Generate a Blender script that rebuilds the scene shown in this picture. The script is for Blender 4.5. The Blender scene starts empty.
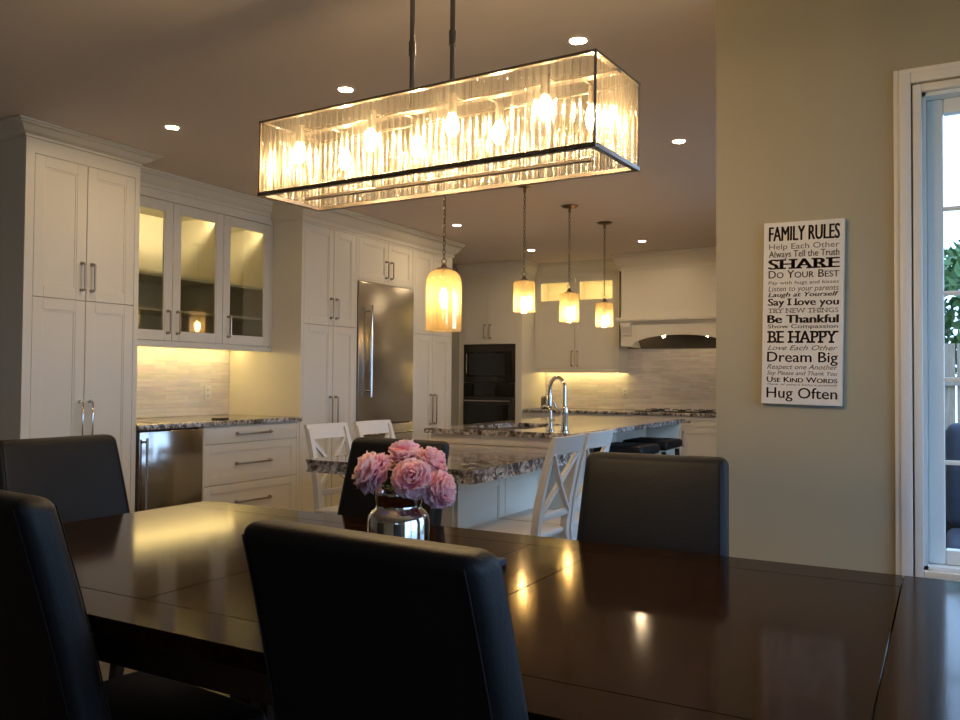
import bpy, bmesh, math, random
from mathutils import Vector, Matrix, noise
R = math.radians
PI = math.pi
rng = random.Random(7)
scene = bpy.context.scene
COL = scene.collection
CEIL = 2.61

# ------------------------------------------------------------------ materials
def new_mat(name):
    m = bpy.data.materials.new(name)
    m.use_nodes = True
    nt = m.node_tree
    b = nt.nodes['Principled BSDF']
    return m, nt, b

def principled(name, col, rough=.5, metal=0., bump=0., bscale=40., var=0., vscale=6., stretch=None, coat=0., spec=None):
    m, nt, b = new_mat(name)
    b.inputs['Base Color'].default_value = (*col, 1)
    b.inputs['Roughness'].default_value = rough
    b.inputs['Metallic'].default_value = metal
    if coat:
        b.inputs['Coat Weight'].default_value = coat
        b.inputs['Coat Roughness'].default_value = .1
    if spec is not None:
        b.inputs['Specular IOR Level'].default_value = spec
    tc = nt.nodes.new('ShaderNodeTexCoord')
    mp = nt.nodes.new('ShaderNodeMapping')
    nt.links.new(tc.outputs['Object'], mp.inputs['Vector'])
    if stretch:
        mp.inputs['Scale'].default_value = stretch
    if var:
        n = nt.nodes.new('ShaderNodeTexNoise')
        n.inputs['Scale'].default_value = vscale
        n.inputs['Detail'].default_value = 4
        nt.links.new(mp.outputs[0], n.inputs['Vector'])
        mx = nt.nodes.new('ShaderNodeMix'); mx.data_type = 'RGBA'
        mx.inputs[6].default_value = (*[c * (1 - var) for c in col], 1)
        mx.inputs[7].default_value = (*[min(1, c * (1 + var)) for c in col], 1)
        nt.links.new(n.outputs['Fac'], mx.inputs[0])
        nt.links.new(mx.outputs[2], b.inputs['Base Color'])
    if bump:
        n2 = nt.nodes.new('ShaderNodeTexNoise')
        n2.inputs['Scale'].default_value = bscale
        n2.inputs['Detail'].default_value = 3
        nt.links.new(mp.outputs[0], n2.inputs['Vector'])
        bp = nt.nodes.new('ShaderNodeBump')
        bp.inputs['Strength'].default_value = bump
        bp.inputs['Distance'].default_value = .004
        nt.links.new(n2.outputs['Fac'], bp.inputs['Height'])
        nt.links.new(bp.outputs[0], b.inputs['Normal'])
    return m

def emit(name, col, s):
    m, nt, b = new_mat(name)
    nt.nodes.remove(b)
    e = nt.nodes.new('ShaderNodeEmission')
    e.inputs['Color'].default_value = (*col, 1)
    e.inputs['Strength'].default_value = s
    nt.links.new(e.outputs[0], nt.nodes['Material Output'].inputs['Surface'])
    return m

def mixglass(name, parts):
    """weighted mix of simple closures: list of (weight, type, colour, roughness)"""
    m, nt, b = new_mat(name)
    nt.nodes.remove(b)
    cur = None; tot = 0
    for w, kind, col, ro in parts:
        if kind == 'T': s = nt.nodes.new('ShaderNodeBsdfTransparent')
        elif kind == 'G': s = nt.nodes.new('ShaderNodeBsdfGlossy'); s.inputs['Roughness'].default_value = ro
        elif kind == 'L': s = nt.nodes.new('ShaderNodeBsdfTranslucent')
        elif kind == 'D': s = nt.nodes.new('ShaderNodeBsdfDiffuse')
        elif kind == 'R':
            s = nt.nodes.new('ShaderNodeBsdfGlass'); s.inputs['Roughness'].default_value = ro; s.inputs['IOR'].default_value = 1.5
        s.inputs['Color'].default_value = (*col, 1)
        tot += w
        if cur is None: cur = s
        else:
            mx = nt.nodes.new('ShaderNodeMixShader'); mx.inputs[0].default_value = w / tot
            nt.links.new(cur.outputs[0], mx.inputs[1]); nt.links.new(s.outputs[0], mx.inputs[2]); cur = mx
    nt.links.new(cur.outputs[0], nt.nodes['Material Output'].inputs['Surface'])
    return m

def granite():
    m, nt, b = new_mat('speckled granite')
    L = nt.links.new
    tc = nt.nodes.new('ShaderNodeTexCoord')
    v = nt.nodes.new('ShaderNodeTexVoronoi'); v.inputs['Scale'].default_value = 55
    n = nt.nodes.new('ShaderNodeTexNoise'); n.inputs['Scale'].default_value = 14; n.inputs['Detail'].default_value = 8; n.inputs['Roughness'].default_value = .7
    n3 = nt.nodes.new('ShaderNodeTexNoise'); n3.inputs['Scale'].default_value = 4; n3.inputs['Detail'].default_value = 3
    for q in (v, n, n3): L(tc.outputs['Object'], q.inputs['Vector'])
    r = nt.nodes.new('ShaderNodeValToRGB')
    cr = r.color_ramp
    cr.elements[0].position = .36; cr.elements[0].color = (.03, .027, .027, 1)
    cr.elements[1].position = .68; cr.elements[1].color = (.72, .70, .67, 1)
    for p, c in ((.45, (.16, .14, .135, 1)), (.52, (.42, .37, .33, 1)), (.58, (.26, .26, .28, 1))):
        e = cr.elements.new(p); e.color = c
    L(n.outputs['Fac'], r.inputs[0])
    r2 = nt.nodes.new('ShaderNodeSeparateColor'); L(v.outputs['Color'], r2.inputs[0])
    mx = nt.nodes.new('ShaderNodeMix'); mx.data_type = 'RGBA'; mx.blend_type = 'OVERLAY'; mx.inputs[0].default_value = .7
    L(r.outputs[0], mx.inputs[6])
    cmb = nt.nodes.new('ShaderNodeCombineColor')
    for i in range(3): L(r2.outputs[0], cmb.inputs[i])
    L(cmb.outputs[0], mx.inputs[7])
    L(mx.outputs[2], b.inputs['Base Color'])
    b.inputs['Roughness'].default_value = .1
    return m

def tile(name, axis):
    m, nt, b = new_mat(name)
    L = nt.links.new
    tc = nt.nodes.new('ShaderNodeTexCoord')
    sp = nt.nodes.new('ShaderNodeSeparateXYZ'); L(tc.outputs['Object'], sp.inputs[0])
    cb = nt.nodes.new('ShaderNodeCombineXYZ')
    L(sp.outputs[axis], cb.inputs[0]); L(sp.outputs['Z'], cb.inputs[1])
    br = nt.nodes.new('ShaderNodeTexBrick')
    br.inputs['Scale'].default_value = 1
    br.inputs['Brick Width'].default_value = .22
    br.inputs['Row Height'].default_value = .032
    br.inputs['Mortar Size'].default_value = .001
    br.inputs['Color1'].default_value = (.76, .68, .60, 1)
    br.inputs['Color2'].default_value = (.64, .56, .49, 1)
    br.inputs['Mortar'].default_value = (.56, .49, .43, 1)
    L(cb.outputs[0], br.inputs['Vector'])
    n = nt.nodes.new('ShaderNodeTexNoise'); n.inputs['Scale'].default_value = 5; n.inputs['Detail'].default_value = 5
    mp = nt.nodes.new('ShaderNodeMapping'); mp.inputs['Scale'].default_value = (1.2, 1.2, 9) 
    L(tc.outputs['Object'], mp.inputs[0]); L(mp.outputs[0], n.inputs['Vector'])
    mx = nt.nodes.new('ShaderNodeMix'); mx.data_type = 'RGBA'; mx.blend_type = 'SOFT_LIGHT'; mx.inputs[0].default_value = .8
    L(br.outputs['Color'], mx.inputs[6]); L(n.outputs['Color'], mx.inputs[7])
    hs = nt.nodes.new('ShaderNodeHueSaturation'); hs.inputs['Saturation'].default_value = .6
    L(mx.outputs[2], hs.inputs['Color']); L(hs.outputs[0], b.inputs['Base Color'])
    b.inputs['Roughness'].default_value = .25
    bp = nt.nodes.new('ShaderNodeBump'); bp.inputs['Strength'].default_value = .5; bp.inputs['Distance'].default_value = .004
    L(n.outputs['Fac'], bp.inputs['Height']); L(bp.outputs[0], b.inputs['Normal'])
    return m

def wood(name, c1, c2, stretch, rough, bump=.05, coat=0.):
    m, nt, b = new_mat(name)
    L = nt.links.new
    tc = nt.nodes.new('ShaderNodeTexCoord')
    mp = nt.nodes.new('ShaderNodeMapping'); mp.inputs['Scale'].default_value = stretch
    L(tc.outputs['Object'], mp.inputs[0])
    n = nt.nodes.new('ShaderNodeTexNoise'); n.inputs['Scale'].default_value = 6; n.inputs['Detail'].default_value = 7; n.inputs['Roughness'].default_value = .65
    L(mp.outputs[0], n.inputs['Vector'])
    r = nt.nodes.new('ShaderNodeValToRGB')
    r.color_ramp.elements[0].position = .3; r.color_ramp.elements[0].color = (*c1, 1)
    r.color_ramp.elements[1].position = .72; r.color_ramp.elements[1].color = (*c2, 1)
    L(n.outputs['Fac'], r.inputs[0]); L(r.outputs[0], b.inputs['Base Color'])
    n2 = nt.nodes.new('ShaderNodeTexNoise'); n2.inputs['Scale'].default_value = 3; n2.inputs['Detail'].default_value = 2
    L(tc.outputs['Object'], n2.inputs['Vector'])
    mr = nt.nodes.new('ShaderNodeMapRange'); mr.inputs['To Min'].default_value = rough * .8; mr.inputs['To Max'].default_value = rough * 1.25
    L(n2.outputs['Fac'], mr.inputs[0]); L(mr.outputs[0], b.inputs['Roughness'])
    bp = nt.nodes.new('ShaderNodeBump'); bp.inputs['Strength'].default_value = bump; bp.inputs['Distance'].default_value = .002
    L(n.outputs['Fac'], bp.inputs['Height']); L(bp.outputs[0], b.inputs['Normal'])
    if coat: b.inputs['Coat Weight'].default_value = coat; b.inputs['Coat Roughness'].default_value = rough * .7
    return m

def floor_mat():
    m, nt, b = new_mat('oak plank floor')
    L = nt.links.new
    tc = nt.nodes.new('ShaderNodeTexCoord')
    mp = nt.nodes.new('ShaderNodeMapping'); mp.inputs['Rotation'].default_value = (0, 0, R(90))
    L(tc.outputs['Object'], mp.inputs[0])
    br = nt.nodes.new('ShaderNodeTexBrick'); br.inputs['Scale'].default_value = 1
    br.inputs['Brick Width'].default_value = 1.4; br.inputs['Row Height'].default_value = .12; br.inputs['Mortar Size'].default_value = .0015
    br.inputs['Color1'].default_value = (.10, .058, .032, 1); br.inputs['Color2'].default_value = (.065, .036, .02, 1); br.inputs['Mortar'].default_value = (.03, .02, .01, 1)
    L(mp.outputs[0], br.inputs['Vector']); L(br.outputs['Color'], b.inputs['Base Color'])
    b.inputs['Roughness'].default_value = .35
    return m

M = {}
M['cab'] = principled('cream cabinet paint', (.74, .70, .60), .38, bump=.02, bscale=60)
M['wall'] = principled('greige wall paint', (.385, .342, .248), .6, bump=.05, bscale=180)
M['ceil'] = principled('matt ceiling paint', (.74, .655, .60), .8, bump=.04, bscale=150)
M['trim'] = principled('white trim paint', (.78, .76, .73), .4, var=.02)
M['frame'] = principled('white window vinyl', (.78, .80, .80), .35, var=.02)
M['floor'] = floor_mat()
M['granite'] = granite()
M['tileY'] = tile('marble strip tile', 'Y')
M['tileX'] = tile('marble strip tile across', 'X')
M['steelmirror'] = principled('bright stainless steel', (.50, .47, .44), .15, 1, bump=.04, bscale=14, stretch=(1, 1, .15), var=.06, vscale=3)
M['steel'] = principled('brushed stainless steel', (.52, .50, .47), .26, 1, bump=.05, bscale=30, stretch=(1, 1, 40), var=.06, vscale=3)
M['darksteel'] = principled('dark stainless steel', (.20, .19, .18), .28, 1, bump=.03, bscale=30, stretch=(30, 1, 1), var=.08)
M['ovenbody'] = principled('black stainless trim', (.07, .067, .065), .3, .85, var=.08)
M['nickel'] = principled('satin nickel', (.42, .37, .32), .3, 1, var=.05)
M['chrome'] = principled('polished chrome', (.75, .73, .70), .07, 1, var=.03)
M['bronze'] = principled('antique bronze', (.26, .20, .14), .3, 1, var=.1)
M['blackglass'] = principled('black oven glass', (.006, .006, .007), .06, var=.1)
M['black'] = principled('black enamel', (.015, .015, .016), .35, var=.1)
M['leather'] = principled('black leather', (.0055, .006, .008), .50, bump=.18, bscale=160, var=.15, vscale=10, spec=.26)
M['dkwood'] = wood('espresso leg wood', (.012, .006, .004), (.03, .014, .008), (6, 6, 1), .3)
M['table'] = wood('espresso table wood', (.007, .0022, .0010), (.024, .0080, .0032), (7, .8, 7), .095, bump=.06)
M['table'].node_tree.nodes['Principled BSDF'].inputs['Specular IOR Level'].default_value = .15
M['table'].node_tree.nodes['Principled BSDF'].inputs['IOR'].default_value = 1.36
M['white'] = principled('white chair paint', (.72, .69, .64), .4, var=.03, bump=.03)
M['leaf'] = principled('green stem', (.03, .07, .02), .5, var=.25)
M['mercury'] = principled('mercury glass', (.70, .68, .66), .09, 1, bump=.12, bscale=18, var=.12, vscale=25)
M['plate'] = principled('outlet plastic', (.72, .70, .66), .35, var=.02)
M['slot'] = principled('outlet slot', (.05, .05, .05), .5, var=.02)
M['signwhite'] = principled('sign canvas white', (.76, .73, .70), .6, var=.03, bump=.05, bscale=200)
M['ink'] = principled('sign charcoal print', (.040, .024, .023), .7, var=.1)
M['ink2'] = principled('sign grey print', (.15, .12, .115), .7, var=.1)
M['navy'] = principled('slate outdoor fabric', (.035, .05, .085), .8, var=.15, bump=.2, bscale=120)
M['wicker'] = principled('dark wicker', (.02, .02, .024), .6, var=.3, vscale=60, bump=.4, bscale=90)
M['fencewood'] = wood('weathered fence board', (.22, .17, .13), (.42, .34, .27), (8, 8, .8), .8)
M['deck'] = wood('deck board', (.16, .14, .12), (.30, .26, .22), (1, 8, 8), .8)
M['foliage'] = principled('garden foliage', (.06, .13, .035), .6, var=.4, vscale=30)
M['bark'] = principled('tree bark', (.09, .065, .045), .9, var=.3, vscale=15)
M['pane'] = mixglass('clear pane', [(.95, 'T', (.97, .99, 1), 0), (.05, 'G', (1, 1, 1), .02)])
M['cabpane'] = mixglass('cabinet pane', [(.88, 'T', (.84, .84, .76), 0), (.12, 'G', (1, 1, 1), .03)])
def crystal_mat():
    m, nt, b = new_mat('crystal rod')
    nt.nodes.remove(b); N = nt.nodes.new; L = nt.links.new
    t = N('ShaderNodeBsdfTransparent'); t.inputs['Color'].default_value = (.98, .96, .92, 1)
    g = N('ShaderNodeBsdfGlossy'); g.inputs['Color'].default_value = (1, .98, .95, 1); g.inputs['Roughness'].default_value = .06
    gr = N('ShaderNodeBsdfGlossy'); gr.inputs['Color'].default_value = (1, .97, .92, 1); gr.inputs['Roughness'].default_value = .28
    gl = N('ShaderNodeBsdfGlass'); gl.inputs['Roughness'].default_value = .01; gl.inputs['IOR'].default_value = 1.5
    tl = N('ShaderNodeBsdfTranslucent'); tl.inputs['Color'].default_value = (1, .95, .84, 1)
    lw = N('ShaderNodeLayerWeight'); lw.inputs['Blend'].default_value = .5
    pw = N('ShaderNodeMath'); pw.operation = 'POWER'; pw.inputs[1].default_value = 2.2; L(lw.outputs['Facing'], pw.inputs[0])
    mr = N('ShaderNodeMapRange'); mr.inputs['To Min'].default_value = .10; mr.inputs['To Max'].default_value = .95; L(pw.outputs[0], mr.inputs[0])
    def mix(f, p, q):
        x = N('ShaderNodeMixShader')
        if isinstance(f, float): x.inputs[0].default_value = f
        else: L(f, x.inputs[0])
        L(p.outputs[0], x.inputs[1]); L(q.outputs[0], x.inputs[2]); return x
    edge = mix(.55, mix(.4, g, gr), gl)
    body = mix(.012, t, tl)
    o = mix(mr.outputs[0], body, edge)
    L(o.outputs[0], nt.nodes['Material Output'].inputs['Surface'])
    return m
M['crystal'] = crystal_mat()
M['amber'] = mixglass('amber seeded glass', [(.70, 'T', (1, .90, .68), 0), (.11, 'L', (1, .88, .60), 0), (.16, 'G', (1, .95, .85), .08), (.03, 'D', (.9, .80, .55), 0)])
M['bulb'] = emit('chandelier filament glow', (1, .70, .35), 2900)
M['envelope'] = mixglass('frosted bulb', [(.66, 'T', (1, .98, .95), 0), (.28, 'L', (1, .95, .85), 0), (.06, 'G', (1, 1, 1), .05)])
M['frametone'] = principled('warm satin chandelier metal', (.33, .285, .25), .28, .95, var=.05)
M['pbulb'] = emit('pendant bulb glow', (1, .70, .36), 120)
M['can'] = emit('downlight glow', (1, .73, .42), 390)
M['led'] = emit('warm led strip', (1, .73, .27), 19)
M['led2'] = emit('warm led rail', (1, .80, .46), 150)
M['led3'] = emit('dim warm led rail', (1, .74, .34), 34)
M['puck'] = emit('hood lamp glow', (1, .74, .42), 60)

def peony_mat():
    m, nt, b = new_mat('peony petal')
    a = nt.nodes.new('ShaderNodeVertexColor'); a.layer_name = 'petal'
    nt.nodes.remove(b)
    d = nt.nodes.new('ShaderNodeBsdfDiffuse'); t = nt.nodes.new('ShaderNodeBsdfTranslucent'); mx = nt.nodes.new('ShaderNodeMixShader'); mx.inputs[0].default_value = .5
    nt.links.new(a.outputs['Color'], d.inputs['Color']); nt.links.new(a.outputs['Color'], t.inputs['Color'])
    nt.links.new(d.outputs[0], mx.inputs[1]); nt.links.new(t.outputs[0], mx.inputs[2])
    nt.links.new(mx.outputs[0], nt.nodes['Material Output'].inputs['Surface'])
    return m
M['petal'] = peony_mat()

# ------------------------------------------------------------------ mesh builder
LEFT = lambda x: Matrix(((0, 0, 1, x), (1, 0, 0, 0), (0, 1, 0, 0), (0, 0, 0, 1)))     # (u,v,w) -> Y, Z, X
BACK = lambda y: Matrix(((1, 0, 0, 0), (0, 0, -1, y), (0, 1, 0, 0), (0, 0, 0, 1)))    # (u,v,w) -> X, Z, -Y
ID = Matrix.Identity(4)

def worig(o):
    v = Vector((0, 0, 0))
    while o is not None:
        v = v + o.location; o = o.parent
    return v

class MB:
    def __init__(s, T=None):
        s.bm = bmesh.new(); s.T = T or ID
    def _merge(s, t, T=None):
        me = bpy.data.meshes.new('tmp'); t.to_mesh(me); t.free()
        me.transform(s.T @ (T or ID)); s.bm.from_mesh(me); bpy.data.meshes.remove(me)
        return s
    def box(s, x0, x1, y0, y1, z0, z1, bev=0., seg=2, T=None):
        t = bmesh.new()
        bmesh.ops.create_cube(t, size=1)
        for v in t.verts:
            v.co = Vector(((x0 + x1) / 2 + v.co.x * (x1 - x0), (y0 + y1) / 2 + v.co.y * (y1 - y0), (z0 + z1) / 2 + v.co.z * (z1 - z0)))
        if bev:
            bmesh.ops.bevel(t, geom=list(t.edges), offset=bev, segments=seg, profile=.5, affect='EDGES')
        return s._merge(t, T)
    def cyl(s, p0, p1, r, seg=16, r2=None):
        return s.tube([p0, p1], r, seg, radii=[r, r if r2 is None else r2])
    def tube(s, pts, r, seg=10, radii=None, closed=False, square=False):
        t = bmesh.new()
        pts = [Vector(p) for p in pts]; n = len(pts)
        rings = []; ref = None
        for i, p in enumerate(pts):
            if closed: d = pts[(i + 1) % n] - pts[i - 1]
            else: d = pts[min(i + 1, n - 1)] - pts[max(i - 1, 0)]
            d.normalize()
            if ref is None:
                ref = Vector((0, 0, 1)) if abs(d.z) < .9 else Vector((1, 0, 0))
            a = (ref - d * ref.dot(d)).normalized(); b = d.cross(a); ref = a
            rr = radii[i] if radii else r
            off = PI / 4 if square else 0
            rings.append([t.verts.new(p + a * (rr * math.cos(off + 2 * PI * k / seg)) + b * (rr * math.sin(off + 2 * PI * k / seg))) for k in range(seg)])
        for i in range(n if closed else n - 1):
            A, B = rings[i], rings[(i + 1) % n]
            for k in range(seg):
                t.faces.new((A[k], A[(k + 1) % seg], B[(k + 1) % seg], B[k]))
        if not closed:
            t.faces.new(list(reversed(rings[0]))); t.faces.new(rings[-1])
        bmesh.ops.recalc_face_normals(t, faces=t.faces)
        return s._merge(t)
    def lathe(s, prof, c=(0, 0, 0), seg=32, close=False):
        t = bmesh.new(); c = Vector(c); rings = []
        for r, z in prof:
            if r < 1e-6: rings.append([t.verts.new(c + Vector((0, 0, z)))])
            else: rings.append([t.verts.new(c + Vector((r * math.cos(2 * PI * k / seg), r * math.sin(2 * PI * k / seg), z))) for k in range(seg)])
        pairs = list(zip(rings[:-1], rings[1:]))
        if close: pairs.append((rings[-1], rings[0]))
        for A, B in pairs:
            for k in range(seg):
                k2 = (k + 1) % seg
                if len(A) == 1 and len(B) == 1: continue
                if len(A) == 1: t.faces.new((A[0], B[k2], B[k]))
                elif len(B) == 1: t.faces.new((A[k], A[k2], B[0]))
                else: t.faces.new((A[k], A[k2], B[k2], B[k]))
        bmesh.ops.recalc_face_normals(t, faces=t.faces)
        return s._merge(t)
    def prism(s, poly, axis, a, b):
        """poly in the two other axes (cyclic order), extruded along axis from a to b"""
        t = bmesh.new()
        def mk(p, w):
            return {'x': (w, p[0], p[1]), 'y': (p[0], w, p[1]), 'z': (p[0], p[1], w)}[axis]
        A = [t.verts.new(mk(p, a)) for p in poly]; B = [t.verts.new(mk(p, b)) for p in poly]
        n = len(poly)
        t.faces.new(A); t.faces.new(list(reversed(B)))
        for i in range(n): t.faces.new((A[i], B[i], B[(i + 1) % n], A[(i + 1) % n]))
        bmesh.ops.triangulate(t, faces=[f for f in t.faces if len(f.verts) > 4])
        bmesh.ops.recalc_face_normals(t, faces=t.faces)
        return s._merge(t)
    def sweep(s, path, prof):
        """moulding: prof of (outward offset, z) swept along a 2-D path, outward = right of travel, mitred"""
        t = bmesh.new(); P = [Vector(p) for p in path]; n = len(P); rings = []
        for i in range(n):
            ds = []
            if i > 0: ds.append((P[i] - P[i - 1]).normalized())
            if i < n - 1: ds.append((P[i + 1] - P[i]).normalized())
            ns = [Vector((d.y, -d.x)) for d in ds]
            if len(ns) == 1: m = ns[0]
            else:
                m = ns[0] + ns[1]; m = m / (1 + ns[0].dot(ns[1]))
            rings.append([t.verts.new((P[i].x + m.x * o, P[i].y + m.y * o, z)) for o, z in prof])
        k = len(prof)
        for i in range(n - 1):
            for j in range(k):
                t.faces.new((rings[i][j], rings[i + 1][j], rings[i + 1][(j + 1) % k], rings[i][(j + 1) % k]))
        t.faces.new(rings[0]); t.faces.new(list(reversed(rings[-1])))
        bmesh.ops.triangulate(t, faces=[f for f in t.faces if len(f.verts) > 4])
        bmesh.ops.recalc_face_normals(t, faces=t.faces)
        return s._merge(t)
    def build(s, name, mat, parent=None, angle=40, origin=None):
        me = bpy.data.meshes.new(name)
        s.bm.to_mesh(me); s.bm.free()
        for p in me.polygons: p.use_smooth = True
        me.set_sharp_from_angle(angle=R(angle))
        me.materials.append(mat)
        o = bpy.data.objects.new(name, me); COL.objects.link(o)
        if parent is not None:
            o.parent = parent
            me.transform(Matrix.Translation(-worig(parent)))
        else:
            if origin is None:
                co = [v.co for v in me.vertices]
                origin = Vector(((min(c.x for c in co) + max(c.x for c in co)) / 2, (min(c.y for c in co) + max(c.y for c in co)) / 2, min(c.z for c in co)))
            me.transform(Matrix.Translation(-Vector(origin))); o.location = origin
        return o

def tag(o, label, cat, group=None, kind=None):
    o['label'] = label; o['category'] = cat
    if group: o['group'] = group
    if kind: o['kind'] = kind
    return o
def thing(name, label, cat, loc=(0, 0, 0), group=None):
    o = bpy.data.objects.new(name, None); COL.objects.link(o); o.location = loc
    o.empty_display_size = .1
    return tag(o, label, cat, group)
def struct(o, label=None):
    o['kind'] = 'structure'
    if label: o['label'] = label
    return o
def dup(root, loc, rz=0., label=None):
    r = root.copy(); COL.objects.link(r); r.location = loc; r.rotation_euler = (0, 0, rz)
    if label: r['label'] = label
    for ch in list(root.children):
        c = ch.copy(); COL.objects.link(c); c.parent = r
        for g in ch.children:
            d = g.copy(); COL.objects.link(d); d.parent = c
    return r

# ------------------------------------------------------------------ the shell
WX = -5.14          # left wall surface
WB = 9.36           # back wall surface
SY = 3.0            # sign wall surface
def wall_with_holes(axis, a0, a1, z0, z1, t0, t1, holes):
    """axis 'x': wall runs along X (thickness in Y t0..t1); holes (h0,h1,zb,zt)"""
    b = MB()
    def bx(p0, p1, q0, q1):
        if p1 - p0 < 1e-4 or q1 - q0 < 1e-4: return
        if axis == 'x': b.box(p0, p1, t0, t1, q0, q1)
        else: b.box(t0, t1, p0, p1, q0, q1)
    cur = a0
    for h0, h1, zb, zt in sorted(holes):
        bx(cur, h0, z0, z1); bx(h0, h1, z0, zb); bx(h0, h1, zt, z1); cur = h1
    bx(cur, a1, z0, z1)
    return b

struct(MB().box(-5.3, 1.86, -2.66, 3.16, -.1, 0).box(-5.3, -.32, 3.16, 9.52, -.1, 0).build('floor', M['floor'], origin=(0, 0, 0)))
struct(MB().box(-5.3, 1.86, -2.66, 3.16, CEIL, CEIL + .12).box(-5.3, -.32, 3.16, 9.52, CEIL, CEIL + .12).build('ceiling', M['ceil'], origin=(0, 0, CEIL)))
struct(MB().box(WX - .15, WX, -2.5, 9.36, 0, CEIL).build('wall_left', M['wall']))
struct(MB().box(WX - .15, -.3, WB, WB + .15, 0, CEIL).build('wall_back', M['wall']))
W1 = (-.062, 1.30, .632, 2.15)
struct(wall_with_holes('x', -.712, 1.85, 0, CEIL, SY, SY + .16, [W1]).build('wall_front', M['wall'], origin=(0, SY, 0)))
W2 = (-.2, 2.55, .25, 2.15)
struct(wall_with_holes('y', -2.5, 3.16, 0, CEIL, 1.7, 1.85, [W2]).build('wall_right', M['wall'], origin=(1.7, 0, 0)))
W4 = (.5, 1.55, .1, 2.12)
struct(wall_with_holes('x', WX - .15, 1.85, 0, CEIL, -2.65, -2.5, [W4]).build('wall_rear', M['wall'], origin=(0, -2.5, 0)))
W3 = (4.1, 6.9, .05, 2.15)
struct(wall_with_holes('y', 3.16, 9.36, 0, CEIL, -.47, -.32, [W3]).build('wall_kitchen', M['wall'], origin=(-.4, 6, 0)))

# window beside the sign: casing, jamb, sash, bars, pane
def casing(name, T, u0, u1, v0, v1, w=.080, closed=True):
    b = MB(T)
    for k, (a, t) in enumerate(((0, .018), (.016, .026), (.055, .02))):
        o = w - a
        i = (w - .016 if k == 0 else (.03 if k == 1 else 0))
        # nested stepped frames
        b.box(u0 - o, u0 - i, v0 - (o if closed else 0), v1 + o, 0, t, .003)
        b.box(u1 + i, u1 + o, v0 - (o if closed else 0), v1 + o, 0, t, .003)
        b.box(u0 - i, u1 + i, v1 + i, v1 + o, 0, t, .003)
        if closed: b.box(u0 - i, u1 + i, v0 - o, v0 - i, 0, t, .003)
    return struct(b.build(name, M['trim']))
def window(name, T, u0, u1, v0, v1, depth, us, vs, rail=.06):
    fr = MB(T)
    j = .012
    fr.box(u0, u0 + j, v0, v1, -depth, -.001); fr.box(u1 - j, u1, v0, v1, -depth, -.001)
    fr.box(u0, u1, v1 - j, v1, -depth, -.001); fr.box(u0, u1, v0, v0 + j, -depth, -.001)
    f = struct(fr.build(name, M['frame']))
    sa = MB(T); a, b_, c, d = u0 + j, u1 - j, v0 + j, v1 - j
    w0, w1 = -depth * .72, -depth * .38
    mid = (u0 + u1) / 2
    for p0, p1 in ((a, mid - .01), (mid + .01, b_)):
        sa.box(p0, p0 + rail, c, d, w0, w1, .006); sa.box(p1 - rail, p1, c, d, w0, w1, .006)
        sa.box(p0 + rail, p1 - rail, d - rail, d, w0, w1, .006); sa.box(p0 + rail, p1 - rail, c, c + rail, w0, w1, .006)
    sa.box(mid - .012, mid + .012, c, d, w0 - .01, w1 + .01, .003)
    sa.build('sash', M['frame'], f)
    mu = MB(T)
    for v in vs:
        for p0, p1 in ((a + rail, mid - .01 - rail), (mid + .01 + rail, b_ - rail)):
            mu.box(p0, p1, v - .007, v + .007, (w0 + w1) / 2 + .004, (w0 + w1) / 2 + .016, .002)
    for u in us:
        mu.box(u - .007, u + .007, c + rail, d - rail, (w0 + w1) / 2 + .004, (w0 + w1) / 2 + .016, .002)
    mu.build('glazing_bar', M['frame'], f)
    g = MB(T)
    for p0, p1 in ((a + rail, mid - .01 - rail), (mid + .01 + rail, b_ - rail)):
        g.box(p0, p1, c + rail, d - rail, (w0 + w1) / 2 - .004, (w0 + w1) / 2 + .002)
    g.build('pane', M['pane'], f)
    return f
casing('trim_1', BACK(SY), W1[0], W1[1], W1[2], W1[3])
window('window_1', BACK(SY), *W1, .13, (.315, .93), (.968, 1.233, 1.51, 1.782), rail=.048)
RIGHT = Matrix(((0, 0, -1, 1.7), (-1, 0, 0, 0), (0, 1, 0, 0), (0, 0, 0, 1)))   # u -> -Y, w -> -X
window('window_2', RIGHT, -W2[1], -W2[0], W2[2], W2[3], .13, (), (.95, 1.55), rail=.07)
KR = Matrix(((0, 0, -1, -.47), (-1, 0, 0, 0), (0, 1, 0, 0), (0, 0, 0, 1)))
window('window_3', KR, -W3[1], -W3[0], W3[2], W3[3], .13, (), (.75, 1.45), rail=.07)
REAR = Matrix(((-1, 0, 0, 0), (0, 0, 1, -2.5), (0, 1, 0, 0), (0, 0, 0, 1)))
window('window_4', REAR, -W4[1], -W4[0], W4[2], W4[3], .13, (), (.75, 1.45), rail=.07)
casing('trim_2', RIGHT, -W2[1], -W2[0], W2[2], W2[3])
bb = MB().box(-.712, 1.7, SY - .016, SY, 0, .13, .004)
struct(bb.build('baseboard_front', M['trim']))
struct(MB().box(1.684, 1.7, -2.5, 3.0, 0, .13, .004).build('baseboard_right', M['trim']))
struct(MB().box(WX, WX + .016, -2.5, 2.73, 0, .13, .004).build('baseboard_left', M['trim']))

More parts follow.
